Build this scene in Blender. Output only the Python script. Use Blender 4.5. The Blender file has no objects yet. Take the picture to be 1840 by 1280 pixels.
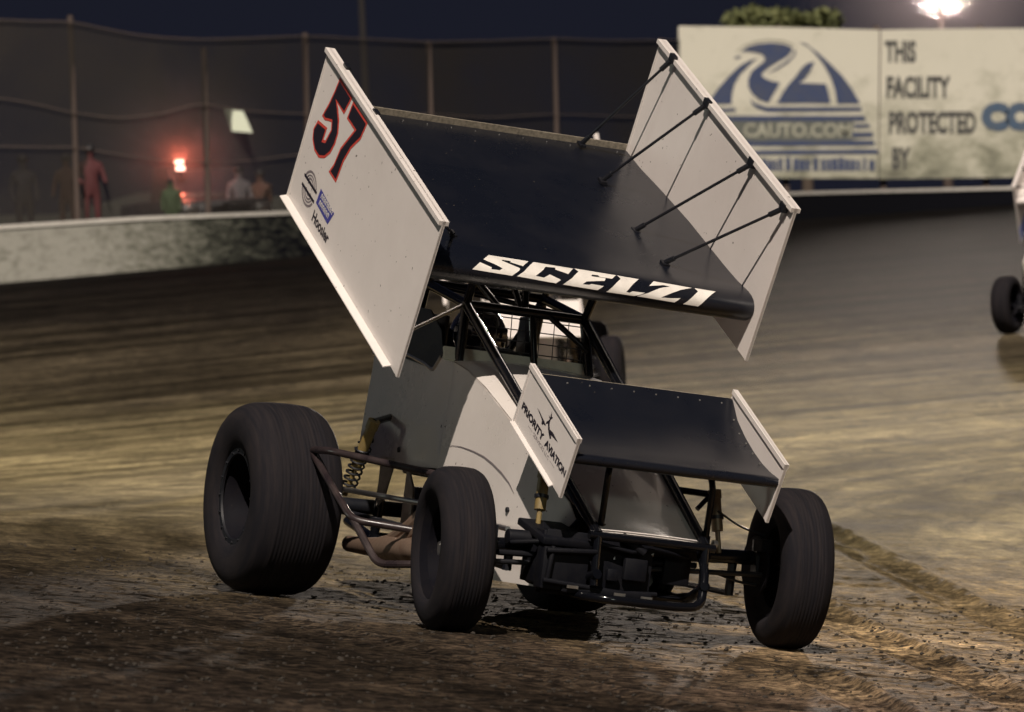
import bpy, bmesh, math, random
import numpy as np
from mathutils import Vector, Matrix
random.seed(7); RNG = np.random.default_rng(5)
S = bpy.context.scene; COL = S.collection

# ------------------------------------------------------------------ camera
CAMZ = 1.30
F_PX = 9502.9                      # focal length in pixels of the 1840 px wide photograph
cam = bpy.data.cameras.new('camera'); camo = bpy.data.objects.new('camera', cam); COL.objects.link(camo)
CR = Matrix(((0.99899, 0.04500, 0.0), (-0.00018, 0.00400, -0.99999), (-0.04500, 0.99898, 0.00400)))
camo.matrix_world = Matrix.Translation((0, 0, CAMZ)) @ CR.to_4x4()
cam.sensor_width = 36; cam.lens = 36 * F_PX / 1840; cam.clip_start = 1; cam.clip_end = 3000
cam.dof.use_dof = True; cam.dof.focus_distance = 22.0; cam.dof.aperture_fstop = 6.3
S.camera = camo

# ------------------------------------------------------------------ world, lights, exposure
W = bpy.data.worlds.new("World"); S.world = W; W.use_nodes = True
nt = W.node_tree; bg = nt.nodes['Background']
tc = nt.nodes.new('ShaderNodeTexCoord'); sx = nt.nodes.new('ShaderNodeSeparateXYZ'); rp = nt.nodes.new('ShaderNodeValToRGB')
nt.links.new(tc.outputs['Generated'], sx.inputs[0]); nt.links.new(sx.outputs['Z'], rp.inputs['Fac'])
rp.color_ramp.elements[0].position = 0.0; rp.color_ramp.elements[0].color = (0.0100, 0.0110, 0.0190, 1)
rp.color_ramp.elements[1].position = 0.5; rp.color_ramp.elements[1].color = (0.0080, 0.0092, 0.0165, 1)
nt.links.new(rp.outputs[0], bg.inputs[0]); bg.inputs[1].default_value = 1.0

def aim(o, src, dst):
    o.location = src
    o.rotation_euler = (Vector(dst) - Vector(src)).to_track_quat('-Z', 'Y').to_euler()
sun = bpy.data.lights.new('sun', 'SUN'); sun.energy = 4.4; sun.angle = math.radians(0.6); sun.color = (1.0, 0.885, 0.775)
suno = bpy.data.objects.new('sun', sun); COL.objects.link(suno)
SUN_FROM = Vector((-0.037, -0.664, 0.747)).normalized()
aim(suno, SUN_FROM * 60, (0, 0, 0))
def flood(name, src, dst, watts, ang, color, r=0.5):
    l = bpy.data.lights.new(name, 'SPOT'); l.energy = watts; l.spot_size = math.radians(ang); l.spot_blend = 0.6
    l.shadow_soft_size = r; l.color = color
    o = bpy.data.objects.new(name, l); COL.objects.link(o); aim(o, src, dst); return o
S.view_settings.view_transform = 'Standard'; S.view_settings.look = 'None'
S.view_settings.exposure = 0.0; S.view_settings.gamma = 1.0
S.render.engine = 'CYCLES'; S.render.resolution_x = 1024; S.render.resolution_y = 712

def at(px, py, y):
    """point of the world at depth y seen at pixel (px, py) of the photograph"""
    d = CR @ Vector(((px - 920) / F_PX, -(py - 640) / F_PX, -1))
    t = y / d.y
    return Vector((d.x * t, y, CAMZ + d.z * t))

# the track light far behind the billboard, seen at the top edge of the photo
LAMP = at(1690, -20, 172)
flood('floodlight_back', (LAMP.x, LAMP.y - 1, LAMP.z), (2.5, 31, 0), 800000, 6.5, (1.0, 0.86, 0.74), 1.0)
flood('added_fill_left', (-75, 30, 20), (0, 24, 0.5), 15000, 60, (0.88, 0.97, 0.86), 5)  # soft fill lamp added at the left to lift the shaded panels
flood('added_fill_infield', (30, -55, 22), (0, 24, 0.5), 16000, 60, (0.90, 0.97, 0.86), 6)  # second added fill lamp, behind the camera, brightens the car's shaded front

# ------------------------------------------------------------------ materials
def nodes(m):
    m.use_nodes = True; t = m.node_tree; return t, t.nodes['Principled BSDF']
def N(t, typ, **kw):
    n = t.nodes.new(typ)
    for k, v in kw.items():
        if isinstance(k, str) and hasattr(n, k): setattr(n, k, v)
    return n
def mat(name, col, rough=0.5, metal=0.0, coat=0.0, spec=0.5, dirt=None, dscale=6.0, damt=0.5, bump=0.0, bscale=80.0, stretch=(1, 1, 1), spots=True):
    m = bpy.data.materials.new(name); t, b = nodes(m)
    b.inputs['Base Color'].default_value = (*col, 1); b.inputs['Roughness'].default_value = rough
    b.inputs['Metallic'].default_value = metal; b.inputs['Coat Weight'].default_value = coat
    b.inputs['Specular IOR Level'].default_value = spec
    tc = N(t, 'ShaderNodeTexCoord'); mp = N(t, 'ShaderNodeMapping'); mp.inputs['Scale'].default_value = stretch
    t.links.new(tc.outputs['Object'], mp.inputs[0])
    if dirt:
        n = N(t, 'ShaderNodeTexNoise'); n.inputs['Scale'].default_value = dscale; n.inputs['Detail'].default_value = 7; n.inputs['Roughness'].default_value = .65
        t.links.new(mp.outputs[0], n.inputs['Vector'])
        r = N(t, 'ShaderNodeValToRGB'); r.color_ramp.elements[0].position = .38; r.color_ramp.elements[1].position = .78
        t.links.new(n.outputs[0], r.inputs[0])
        # small spatter dots of clay
        v = N(t, 'ShaderNodeTexNoise'); v.inputs['Scale'].default_value = max(20, dscale * 20); v.inputs['Detail'].default_value = 1
        t.links.new(tc.outputs['Object'], v.inputs['Vector'])
        r2 = N(t, 'ShaderNodeValToRGB'); r2.color_ramp.elements[0].position = (.745 if max(col) > .3 else .79) if spots else .98; r2.color_ramp.elements[1].position = .80 if spots else .99
        t.links.new(v.outputs[0], r2.inputs[0])
        mm = N(t, 'ShaderNodeMath', operation='MULTIPLY'); mm.inputs[1].default_value = damt; t.links.new(r.outputs[0], mm.inputs[0])
        ma = N(t, 'ShaderNodeMath', operation='MAXIMUM'); 
        t.links.new(mm.outputs[0], ma.inputs[0]); ma.inputs[1].default_value = 0
        mx = N(t, 'ShaderNodeMix', data_type='RGBA'); mx.inputs['A'].default_value = (*col, 1); mx.inputs['B'].default_value = (*dirt, 1)
        t.links.new(ma.outputs[0], mx.inputs['Factor'])
        mz = N(t, 'ShaderNodeMix', data_type='RGBA'); mz.inputs['B'].default_value = (dirt[0] * .35, dirt[1] * .33, dirt[2] * .32, 1) if max(col) > .3 else (.09, .075, .06, 1)
        t.links.new(mx.outputs['Result'], mz.inputs['A']); t.links.new(r2.outputs[0], mz.inputs['Factor']); t.links.new(mz.outputs['Result'], b.inputs['Base Color'])
        rm = N(t, 'ShaderNodeMapRange'); rm.inputs['To Min'].default_value = rough; rm.inputs['To Max'].default_value = min(1, rough + .5)
        t.links.new(ma.outputs[0], rm.inputs[0]); t.links.new(rm.outputs[0], b.inputs['Roughness'])
    if bump:
        n = N(t, 'ShaderNodeTexNoise'); n.inputs['Scale'].default_value = bscale; n.inputs['Detail'].default_value = 4
        t.links.new(mp.outputs[0], n.inputs['Vector'])
        bp = N(t, 'ShaderNodeBump'); bp.inputs['Strength'].default_value = bump; bp.inputs['Distance'].default_value = .01
        t.links.new(n.outputs[0], bp.inputs['Height']); t.links.new(bp.outputs[0], b.inputs['Normal'])
    return m
CLAY = (0.11, 0.085, 0.06)
M = dict(
    white=mat('white_panel', (.73, .675, .64), .45, dirt=(.36, .31, .27), dscale=2.2, damt=.22, bump=.35, bscale=2.6),
    hood=mat('white_gloss_body', (.73, .68, .64), .22, coat=.5, dirt=(.33, .28, .23), dscale=2.5, damt=.25, bump=.12, bscale=4),
    cowl=mat('dusty_cowl', (.72, .72, .62), .35, coat=.3, dirt=(.30, .29, .23), dscale=9, damt=.6),
    black=mat('black_wing_skin', (.0055, .0068, .0115), .27, dirt=(.05, .045, .045), dscale=3, damt=.12, bump=.10, bscale=3),
    tube=mat('black_tube', (.0038, .0042, .006), .16),
    flat=mat('dark_metal', (.005, .006, .010), .42, dirt=(.030, .025, .024), dscale=12, damt=.3),
    chrome=mat('chrome', (.80, .78, .75), .30, metal=1.0),
    alum=mat('aluminium', (.55, .54, .52), .35, metal=1.0, dirt=(.14, .12, .09), dscale=14, damt=.5),
    rubber=mat('dusty_rubber', (.010, .0095, .0125), .88, spec=.15, spots=False, dirt=(.030, .024, .024), dscale=4, damt=.75, bump=.12, bscale=22, stretch=(1, 14, 1)),
    rim=mat('dark_rim', (.004, .004, .007), .7, spec=.12, dirt=(.014, .011, .012), dscale=12, damt=.5),
    yellow=mat('yellow_shock', (.24, .17, .05), .4, dirt=(.12, .09, .05), dscale=20, damt=.8),
    rust=mat('header_steel', (.22, .15, .11), .45, metal=.5, dirt=(.10, .07, .05), dscale=18, damt=.7),
    ink=mat('black_vinyl', (.018, .014, .022), .35), red=mat('red_vinyl', (.62, .07, .05), .4),
    blue=mat('blue_vinyl', (.06, .06, .30), .4), white_ink=mat('white_vinyl', (.80, .76, .70), .4, dirt=(.35, .30, .26), dscale=12, damt=.35),
    grey_ink=mat('grey_vinyl', (.20, .17, .18), .5), strip=mat('dirty_wicker', (.30, .26, .20), .6, dirt=(.08, .07, .05), dscale=60, damt=.9),
    suit=mat('dark_racing_suit', (.03, .03, .035), .8), helmet=mat('dark_helmet', (.03, .03, .04), .12, coat=1.0), skin=mat('skin', (.42, .25, .18), .6),
    shade=mat('shaded_metal', (.0025, .003, .006), .6, spec=.2, dirt=(.012, .011, .012), dscale=16, damt=.5), net=mat('screen_wire', (.02, .02, .024), .5), panelblue=mat('blue_panel', (.10, .16, .55), .4),  # torsion housing metal darkened to carry the shade under the front wing
    inner=mat('pale_chassis_panel', (.50, .45, .38), .5, dirt=(.15, .12, .08), dscale=14, damt=.6),
)

# ------------------------------------------------------------------ mesh helpers
class MB:
    def __init__(s): s.v = []; s.f = []
    def add(s, vs, fs):
        o = len(s.v); s.v += [tuple(v) for v in vs]; s.f += [tuple(i + o for i in f) for f in fs]; return s
    def tube(s, pts, r, n=12, closed=False, round_=0.0):
        P = [Vector(p) for p in pts]
        if round_ > 0 and len(P) > 2:
            Q = [P[0]]
            for a, b, c in zip(P, P[1:], P[2:]):
                d1 = (a - b); d2 = (c - b); k = min(round_, d1.length * .45, d2.length * .45)
                p1 = b + d1.normalized() * k; p2 = b + d2.normalized() * k
                for i in range(6):
                    t = i / 5; Q.append((p1 * (1 - t) + b * t) * (1 - t) + (b * (1 - t) + p2 * t) * t)
            Q.append(P[-1]); P = Q
        R = r if isinstance(r, (list, tuple)) else [r] * len(P)
        if len(R) != len(P): R = [R[0]] * len(P)
        t0 = (P[1] - P[0]).normalized(); nrm = t0.orthogonal().normalized(); vs = []; m = len(P)
        for i, p in enumerate(P):
            t = (P[min(i + 1, m - 1)] - P[max(i - 1, 0)]).normalized()
            nrm = (nrm - t * nrm.dot(t)).normalized(); bn = t.cross(nrm)
            for j in range(n):
                a = 2 * math.pi * j / n; vs.append(p + (nrm * math.cos(a) + bn * math.sin(a)) * R[i])
        fs = [(i * n + j, i * n + (j + 1) % n, (i + 1) * n + (j + 1) % n, (i + 1) * n + j) for i in range(m - 1) for j in range(n)]
        fs += [tuple(range(n))[::-1], tuple((m - 1) * n + j for j in range(n))]
        return s.add(vs, fs)
    def box(s, c, size, rot=None):
        x, y, z = [k / 2 for k in size]; c = Vector(c)
        vs = [Vector((a * x, b * y, d * z)) for a in (-1, 1) for b in (-1, 1) for d in (-1, 1)]
        if rot is not None: vs = [rot @ v for v in vs]
        return s.add([v + c for v in vs], [(0, 1, 3, 2), (4, 6, 7, 5), (0, 4, 5, 1), (2, 3, 7, 6), (0, 2, 6, 4), (1, 5, 7, 3)])
    def prism(s, A, B):
        n = len(A)
        return s.add(list(A) + list(B), [tuple(range(n))[::-1], tuple(range(n, 2 * n))] + [(i, (i + 1) % n, n + (i + 1) % n, n + i) for i in range(n)])
    def lathe(s, prof, n=64, axis='y', c=(0, 0, 0), closed=False):
        vs = []; m = len(prof)
        for (a, r) in prof:
            for j in range(n):
                t = 2 * math.pi * j / n
                p = (r * math.cos(t), a, r * math.sin(t)) if axis == 'y' else (r * math.cos(t), r * math.sin(t), a)
                vs.append(Vector(p) + Vector(c))
        fs = [(i * n + j, i * n + (j + 1) % n, (i + 1) * n + (j + 1) % n, (i + 1) * n + j) for i in range(m - 1) for j in range(n)]
        if closed: fs += [((m - 1) * n + j, (m - 1) * n + (j + 1) % n, (j + 1) % n, j) for j in range(n)]
        return s.add(vs, fs)
    def sphere(s, c, r, n=10, sc=(1, 1, 1)):
        prof = [(-math.cos(math.pi * i / n), max(1e-4, math.sin(math.pi * i / n))) for i in range(n + 1)]
        o = len(s.v); s.lathe(prof, n * 2, 'z')
        s.v[o:] = [(c[0] + v[0] * r * sc[0], c[1] + v[1] * r * sc[1], c[2] + v[2] * r * sc[2]) for v in s.v[o:]]
        return s
    def build(s, name, m, parent=None, xf=None, smooth=35, bevel=0.0, two=False):
        me = bpy.data.meshes.new(name)
        vs = [xf(v) for v in s.v] if xf else s.v
        me.from_pydata([tuple(v) for v in vs], [], s.f); me.update()
        bm = bmesh.new(); bm.from_mesh(me)
        bmesh.ops.recalc_face_normals(bm, faces=bm.faces)
        if bevel:
            es = [e for e in bm.edges if len(e.link_faces) == 2 and e.calc_face_angle(0) > .6]
            bmesh.ops.bevel(bm, geom=es, offset=bevel, segments=2, affect='EDGES', profile=.5)
        for f in bm.faces: f.smooth = True
        for e in bm.edges:
            if len(e.link_faces) == 2 and e.calc_face_angle(0) > math.radians(smooth): e.smooth = False
        bm.to_mesh(me); bm.free()
        me.materials.append(m)
        o = bpy.data.objects.new(name, me); COL.objects.link(o)
        if parent: o.parent = parent
        return o
def tag(o, label=None, cat=None, group=None, kind=None):
    for k, v in (('label', label), ('category', cat), ('group', group), ('kind', kind)):
        if v: o[k] = v
    return o
def empty(name, label, cat, loc=(0, 0, 0), group=None):
    o = bpy.data.objects.new(name, None); COL.objects.link(o); o.location = loc; return tag(o, label, cat, group)
def polymesh(poly, place, thick=0.0, cuts=None):
    """flat polygon (2D) -> surface pieces; cuts = list of (axis, value) where it must bend"""
    bm = bmesh.new(); vs = [bm.verts.new((p[0], p[1], 0)) for p in poly]
    es = [bm.edges.new((vs[i], vs[(i + 1) % len(vs)])) for i in range(len(vs))]
    bmesh.ops.triangle_fill(bm, use_beauty=True, edges=es)
    for ax, val in (cuts or []):
        co = [0, 0, 0]; no = [0, 0, 0]; co[ax] = val; no[ax] = 1
        bmesh.ops.bisect_plane(bm, geom=bm.verts[:] + bm.edges[:] + bm.faces[:], plane_co=co, plane_no=no)
    bm.verts.index_update()
    v = [place(q.co.x, q.co.y) for q in bm.verts]; f = [tuple(q.index for q in fa.verts) for fa in bm.faces]; bm.free()
    return v, f
def inset(poly, d):
    n = len(poly); A = sum(poly[i][0] * poly[(i + 1) % n][1] - poly[(i + 1) % n][0] * poly[i][1] for i in range(n)); sg = 1 if A > 0 else -1
    out = []
    for i in range(n):
        p0, p1, p2 = [Vector(poly[k % n]) for k in (i - 1, i, i + 1)]
        a = (p1 - p0).normalized(); b = (p2 - p1).normalized()
        na = Vector((-a.y, a.x)) * sg; nb = Vector((-b.y, b.x)) * sg; m = (na + nb)
        m = m.normalized() if m.length > 1e-3 else na
        k = d / max(.45, m.dot(na)); out.append(tuple(p1 + m * k))
    return out
def textpolys(txt, size=1.0, shear=0.0, bold=0.0, cx=1.0):
    cu = bpy.data.curves.new('t', 'FONT'); cu.body = txt; cu.size = size; cu.shear = shear; cu.offset = bold; cu.resolution_u = 3
    cu.space_character = cx
    o = bpy.data.objects.new('t', cu); COL.objects.link(o); dg = bpy.context.evaluated_depsgraph_get(); dg.update()
    me = o.evaluated_get(dg).to_mesh(); v = [tuple(q.co) for q in me.vertices]; f = [tuple(p.vertices) for p in me.polygons]
    o.evaluated_get(dg).to_mesh_clear(); bpy.data.objects.remove(o); bpy.data.curves.remove(cu)
    x = [a[0] for a in v]; y = [a[1] for a in v]; x0, x1, y0, y1 = min(x), max(x), min(y), max(y)
    return [((a[0] - x0) / (x1 - x0), (a[1] - y0) / (y1 - y0)) for a in v], f   # unit box
def skinned(chains, name, m, parent, xf=None, sub=2):
    """chains: list of [(point, radius), ...]; points shared between chains are merged: one continuous body"""
    vs = []; rs = []; es = []; key = {}
    for ch in chains:
        prev = None
        for p, r in ch:
            k = tuple(round(c, 3) for c in p)
            if k not in key: key[k] = len(vs); vs.append(p); rs.append(r)
            if prev is not None and prev != key[k]: es.append((prev, key[k]))
            prev = key[k]
    me = bpy.data.meshes.new(name); me.from_pydata(vs, es, [])
    o = bpy.data.objects.new(name, me); COL.objects.link(o)
    sk = o.modifiers.new('s', 'SKIN'); sl = me.skin_vertices[0].data
    for i, r in enumerate(rs): sl[i].radius = (r, r) if not isinstance(r, tuple) else r; sl[i].use_root = (i == 0)
    sd = o.modifiers.new('d', 'SUBSURF'); sd.levels = sub; sd.render_levels = sub
    dg = bpy.context.evaluated_depsgraph_get(); dg.update()
    me2 = bpy.data.meshes.new_from_object(o.evaluated_get(dg)); o.modifiers.clear(); o.data = me2; bpy.data.meshes.remove(me)
    if xf:
        for v in me2.vertices: v.co = xf(v.co)
    for p in me2.polygons: p.use_smooth = True
    me2.materials.clear(); me2.materials.append(m)
    if parent: o.parent = parent
    return o

# ------------------------------------------------------------------ ground
def smooth_interp(xs, ys, w):
    g = np.linspace(xs[0], xs[-1], 4000); v = np.interp(g, xs, ys); k = max(1, int(w / (g[1] - g[0])))
    pv = np.pad(v, k, mode='edge'); c = np.convolve(pv, np.ones(2 * k + 1) / (2 * k + 1), 'valid')
    return lambda q: np.interp(q, g, c)
YK = [-60, 14, 26, 35, 41, 49, 60, 75, 92, 101, 115, 138, 160, 700]
fA = smooth_interp(YK, [-.8, -1.18, -1.262, -1.12, -.97, -.77, -.46, .42, 1.45, 1.78, 2.10, 2.48, 2.6, 3.0], 3.0)
fB = smooth_interp(YK, [-.1215, -.1215, -.1215, -.05, -.005, .02, .03, .03, .028, .03, .01, 0, 0, 0], 3.0)
def vnoise(x, y, seed):
    r = np.random.default_rng(seed).random((256, 256)); xi = np.floor(x).astype(int); yi = np.floor(y).astype(int)
    fx = x - xi; fy = y - yi; fx = fx * fx * (3 - 2 * fx); fy = fy * fy * (3 - 2 * fy)
    g = lambda a, b: r[a % 256, b % 256]
    return (g(xi, yi) * (1 - fx) + g(xi + 1, yi) * fx) * (1 - fy) + (g(xi, yi + 1) * (1 - fx) + g(xi + 1, yi + 1) * fx) * fy - .5
def ground_z(x, y, detail=True):
    x = np.asarray(x, float); y = np.asarray(y, float); xx = np.clip(x, -40, 40)
    z = fA(y) + fB(y) * np.where(y < 30, np.clip(x, -6, 6), xx) + CAMZ
    if detail:
        # grooves run with the racing line: along (0.55, -1) near the camera, more across further off
        u = x * .93 + y * .36; v = -x * .36 + y * .93
        near = np.clip((34 - y) / 6, 0, 1)
        rid = lambda a_, b_, sd: np.minimum(np.abs(vnoise(a_, b_, sd)) * 2.6, .62) - .4   # rounded clods with cracks between
        clods = .012 * rid(x * 2.3 + .8 * vnoise(x * 2, y * 2, 12), y * 5.3, 2) * (.4 + 1.6 * np.abs(vnoise(x * .8, y * .5, 6)))
        clods += .009 * vnoise(x * 5, y * 12, 3) + .011 * rid(x * 8, y * 19, 4) + .010 * vnoise(x * 24, y * 34, 5)
        z = z + (.010 * vnoise(u * 1.1, v * 4.0, 1) + clods * .5 + .010) * (.25 + near * .75)
        # tyre ruts with chevron cleat marks: (x0, y0, slope, half width, depth, y range, x range)
        for x0, y0, sl, wd, dp, ya, yb in ((1.84, 32.3, .071, .12, .020, 14, 34), (1.43, 25.6, .055, .11, .024, 14, 29), (1.02, 21.6, .05, .10, .026, 14, 21.2), (-1.06, 21.4, .39, .09, .010, 14, 22.6)):
            cx = x0 + (y0 - y) * sl; d = (x - cx) / wd; fade = np.clip((yb - y) / 1.5, 0, 1) * np.clip((y - ya) / 1.0, 0, 1)
            m = np.exp(-d ** 4) * fade
            z = z - dp * m * (1 + .75 * np.sin(y * 2 * math.pi / .10 + 2.2 * np.abs(d) * np.sign(d) + 2 * vnoise(x * 3, y * 2, 8))) * .7
            z = z + dp * .9 * (np.exp(-((d - 1.35) * 3.2) ** 2) + .5 * np.exp(-((d + 1.35) * 3.2) ** 2)) * fade * (1 + vnoise(x * 5, y * 7, 14))
    return z
def gz(x, y): return float(ground_z(x, y, False))
rows = [-40.0]
while rows[-1] < 900:
    y = rows[-1]
    rows.append(y + (4 if y < 10 else .5 if y < 14 else .022 if y < 27 else .05 if y < 36 else .12 if y < 55 else .3 if y < 100 else .8 if y < 170 else 30))
rows = np.array(rows)
c = np.concatenate([-np.geomspace(300, 1.05, 16), np.linspace(-1, 1, 331), np.geomspace(1.05, 300, 16)])
halfw = np.clip(rows * .11 + .35, 1.0, 22)
X = np.where(np.abs(c)[None, :] <= 1, c[None, :] * halfw[:, None], np.sign(c)[None, :] * (halfw[:, None] + (np.abs(c)[None, :] - 1) * 2)); Y = np.repeat(rows[:, None], len(c), 1)
Z = ground_z(X, Y)
nr, nc = X.shape
me = bpy.data.meshes.new('dirt_track'); me.vertices.add(nr * nc)
me.vertices.foreach_set('co', np.stack([X, Y, Z], -1).astype(np.float32).ravel())
idx = np.arange(nr * nc).reshape(nr, nc); q = np.stack([idx[:-1, :-1], idx[:-1, 1:], idx[1:, 1:], idx[1:, :-1]], -1).reshape(-1, 4)
me.loops.add(q.size); me.loops.foreach_set('vertex_index', q.ravel().astype(np.int32))
me.polygons.add(len(q)); me.polygons.foreach_set('loop_start', (np.arange(len(q)) * 4).astype(np.int32)); me.polygons.foreach_set('loop_total', np.full(len(q), 4, np.int32))
me.update(); me.polygons.foreach_set('use_smooth', np.ones(len(q), bool))
gm = bpy.data.materials.new('clay'); t, b = nodes(gm)
geo = N(t, 'ShaderNodeTexCoord')
def gnoise(scale, stretch, rot=0, detail=6, dist=0.0, rough=.6):
    mp = N(t, 'ShaderNodeMapping'); mp.inputs['Scale'].default_value = stretch; mp.inputs['Rotation'].default_value = (0, 0, rot)
    t.links.new(geo.outputs['Object'], mp.inputs[0]); n = N(t, 'ShaderNodeTexNoise'); n.inputs['Scale'].default_value = scale
    n.inputs['Detail'].default_value = detail; n.inputs['Distortion'].default_value = dist; n.inputs['Roughness'].default_value = rough
    t.links.new(mp.outputs[0], n.inputs['Vector']); return n.outputs[0]
def ramp(sock, stops):
    r = N(t, 'ShaderNodeValToRGB'); e = r.color_ramp.elements
    while len(e) < len(stops): e.new(.5)
    for k, (p, col) in enumerate(stops): e[k].position = p; e[k].color = (*col, 1) if len(col) == 3 else col
    t.links.new(sock, r.inputs[0]); return r.outputs[0]
def mixc(f, a, bb, typ='MIX'):
    m = N(t, 'ShaderNodeMix', data_type='RGBA', blend_type=typ)
    for s_, v_ in (('Factor', f), ('A', a), ('B', bb)):
        if hasattr(v_, 'is_linked') or hasattr(v_, 'links'): t.links.new(v_, m.inputs[s_])
        else: m.inputs[s_].default_value = v_
    return m.outputs['Result']
def math_(op, a, bb=0.0):
    m = N(t, 'ShaderNodeMath', operation=op)
    for i, v_ in enumerate((a, bb)):
        if hasattr(v_, 'links'): t.links.new(v_, m.inputs[i])
        else: m.inputs[i].default_value = v_
    return m.outputs[0]
big = gnoise(.22, (1, .28, 1), .2, 6, .8); streak = gnoise(1.6, (.55, 1.0, 1), .25, 8, .6, .7); fine = gnoise(9, (.6, 1.1, 1), .15, 8, .3, .8); clod = gnoise(34, (.42, .8, 1), .1, 5, .5, .7)
sep = N(t, 'ShaderNodeSeparateXYZ'); t.links.new(geo.outputs['Object'], sep.inputs[0])
def arcs(cx_, cy_, rs, as_, scale, seed):
    # marks swept along circles round (cx_, cy_): noise in polar coordinates
    dx_ = math_('SUBTRACT', sep.outputs['X'], cx_); dy_ = math_('SUBTRACT', sep.outputs['Y'], cy_)
    r_ = math_('SQRT', math_('ADD', math_('MULTIPLY', dx_, dx_), math_('MULTIPLY', dy_, dy_))); a_ = math_('ARCTAN2', dy_, dx_)
    cb = N(t, 'ShaderNodeCombineXYZ'); t.links.new(math_('MULTIPLY', r_, rs), cb.inputs[0]); t.links.new(math_('MULTIPLY', a_, as_), cb.inputs[1]); cb.inputs[2].default_value = seed
    n = N(t, 'ShaderNodeTexNoise'); n.inputs['Scale'].default_value = scale; n.inputs['Detail'].default_value = 7; n.inputs['Roughness'].default_value = .62; t.links.new(cb.outputs[0], n.inputs['Vector']); return n.outputs[0]
# mid-track light pool and wall-side shade painted into the colour; foreground darker
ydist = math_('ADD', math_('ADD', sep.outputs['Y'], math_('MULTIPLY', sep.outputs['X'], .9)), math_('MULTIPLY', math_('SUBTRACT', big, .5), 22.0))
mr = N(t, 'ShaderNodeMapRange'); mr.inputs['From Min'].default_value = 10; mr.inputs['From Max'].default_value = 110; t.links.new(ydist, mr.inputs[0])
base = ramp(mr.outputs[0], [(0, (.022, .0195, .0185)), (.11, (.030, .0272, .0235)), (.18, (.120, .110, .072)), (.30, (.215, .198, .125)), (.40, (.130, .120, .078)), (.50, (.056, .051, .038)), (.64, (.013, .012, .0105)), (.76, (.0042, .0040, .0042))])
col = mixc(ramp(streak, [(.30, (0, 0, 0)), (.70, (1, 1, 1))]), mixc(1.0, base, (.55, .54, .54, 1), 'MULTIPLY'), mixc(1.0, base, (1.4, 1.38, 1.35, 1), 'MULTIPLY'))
col = mixc(math_('MULTIPLY', ramp(fine, [(.40, (0, 0, 0)), (.72, (1, 1, 1))]), .55), mixc(1.0, col, (.72, .70, .68, 1), 'MULTIPLY'), mixc(1.0, col, (1.5, 1.45, 1.4, 1), 'MULTIPLY'))
sweep = arcs(14, 32, 1.0, 3.2, 1.5, 3.0); sweep2 = arcs(14.5, 31, 1.0, .8, .75, 8.0)
mottle = gnoise(2.0, (1.25, .42, 1), .1, 10, 1.2, .78)
col = mixc(ramp(mottle, [(.36, (0, 0, 0)), (.64, (1, 1, 1))]), mixc(1.0, col, (.55, .55, .56, 1), 'MULTIPLY'), mixc(1.0, col, (1.45, 1.42, 1.36, 1), 'MULTIPLY'))
col = mixc(ramp(sweep, [(.40, (1, 1, 1)), (.60, (0, 0, 0))]), col, mixc(1.0, col, (.50, .50, .50, 1), 'MULTIPLY'))
col = mixc(ramp(sweep2, [(.42, (0, 0, 0)), (.50, (1, 1, 1))]), mixc(1.0, col, (.50, .50, .49, 1), 'MULTIPLY'), col)
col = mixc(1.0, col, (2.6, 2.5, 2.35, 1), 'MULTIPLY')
lit_right = N(t, 'ShaderNodeMapRange'); lit_right.inputs['From Min'].default_value = -.4; lit_right.inputs['From Max'].default_value = 2.6; t.links.new(math_('ADD', sep.outputs['X'], math_('MULTIPLY', math_('SUBTRACT', mottle, .5), 3.0)), lit_right.inputs[0])
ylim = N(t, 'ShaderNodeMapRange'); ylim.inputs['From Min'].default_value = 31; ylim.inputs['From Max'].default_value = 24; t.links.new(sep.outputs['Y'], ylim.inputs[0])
col = mixc(math_('MULTIPLY', lit_right.outputs[0], ylim.outputs[0]), col, mixc(1.0, col, (2.7, 2.45, 2.45, 1), 'MULTIPLY'))   # back-lamp brightness on the right foreground put into the colour
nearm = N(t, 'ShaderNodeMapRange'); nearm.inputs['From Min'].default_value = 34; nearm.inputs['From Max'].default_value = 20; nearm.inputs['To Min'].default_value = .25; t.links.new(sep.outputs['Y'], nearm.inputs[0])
col = mixc(nearm.outputs[0], col, mixc(ramp(clod, [(.44, (0, 0, 0)), (.60, (1, 1, 1))]), mixc(1.0, col, (.38, .36, .38, 1), 'MULTIPLY'), mixc(1.0, col, (2.2, 2.0, 1.8, 1), 'MULTIPLY')))  # highlights and shade of grazing light on the clods put into the colour
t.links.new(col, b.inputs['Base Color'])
rr = N(t, 'ShaderNodeMapRange'); rr.inputs['To Min'].default_value = .75; rr.inputs['To Max'].default_value = 1.0; t.links.new(streak, rr.inputs[0]); t.links.new(rr.outputs[0], b.inputs['Roughness'])
b.inputs['Specular IOR Level'].default_value = .04
bp = N(t, 'ShaderNodeBump'); bp.inputs['Strength'].default_value = 1.0; bp.inputs['Distance'].default_value = .045
t.links.new(math_('ADD', math_('MULTIPLY', fine, 1.0), math_('MULTIPLY', streak, .8)), bp.inputs['Height']); t.links.new(bp.outputs[0], b.inputs['Normal'])
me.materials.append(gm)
go = bpy.data.objects.new('dirt_track', me); COL.objects.link(go); tag(go, kind='structure')

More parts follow.
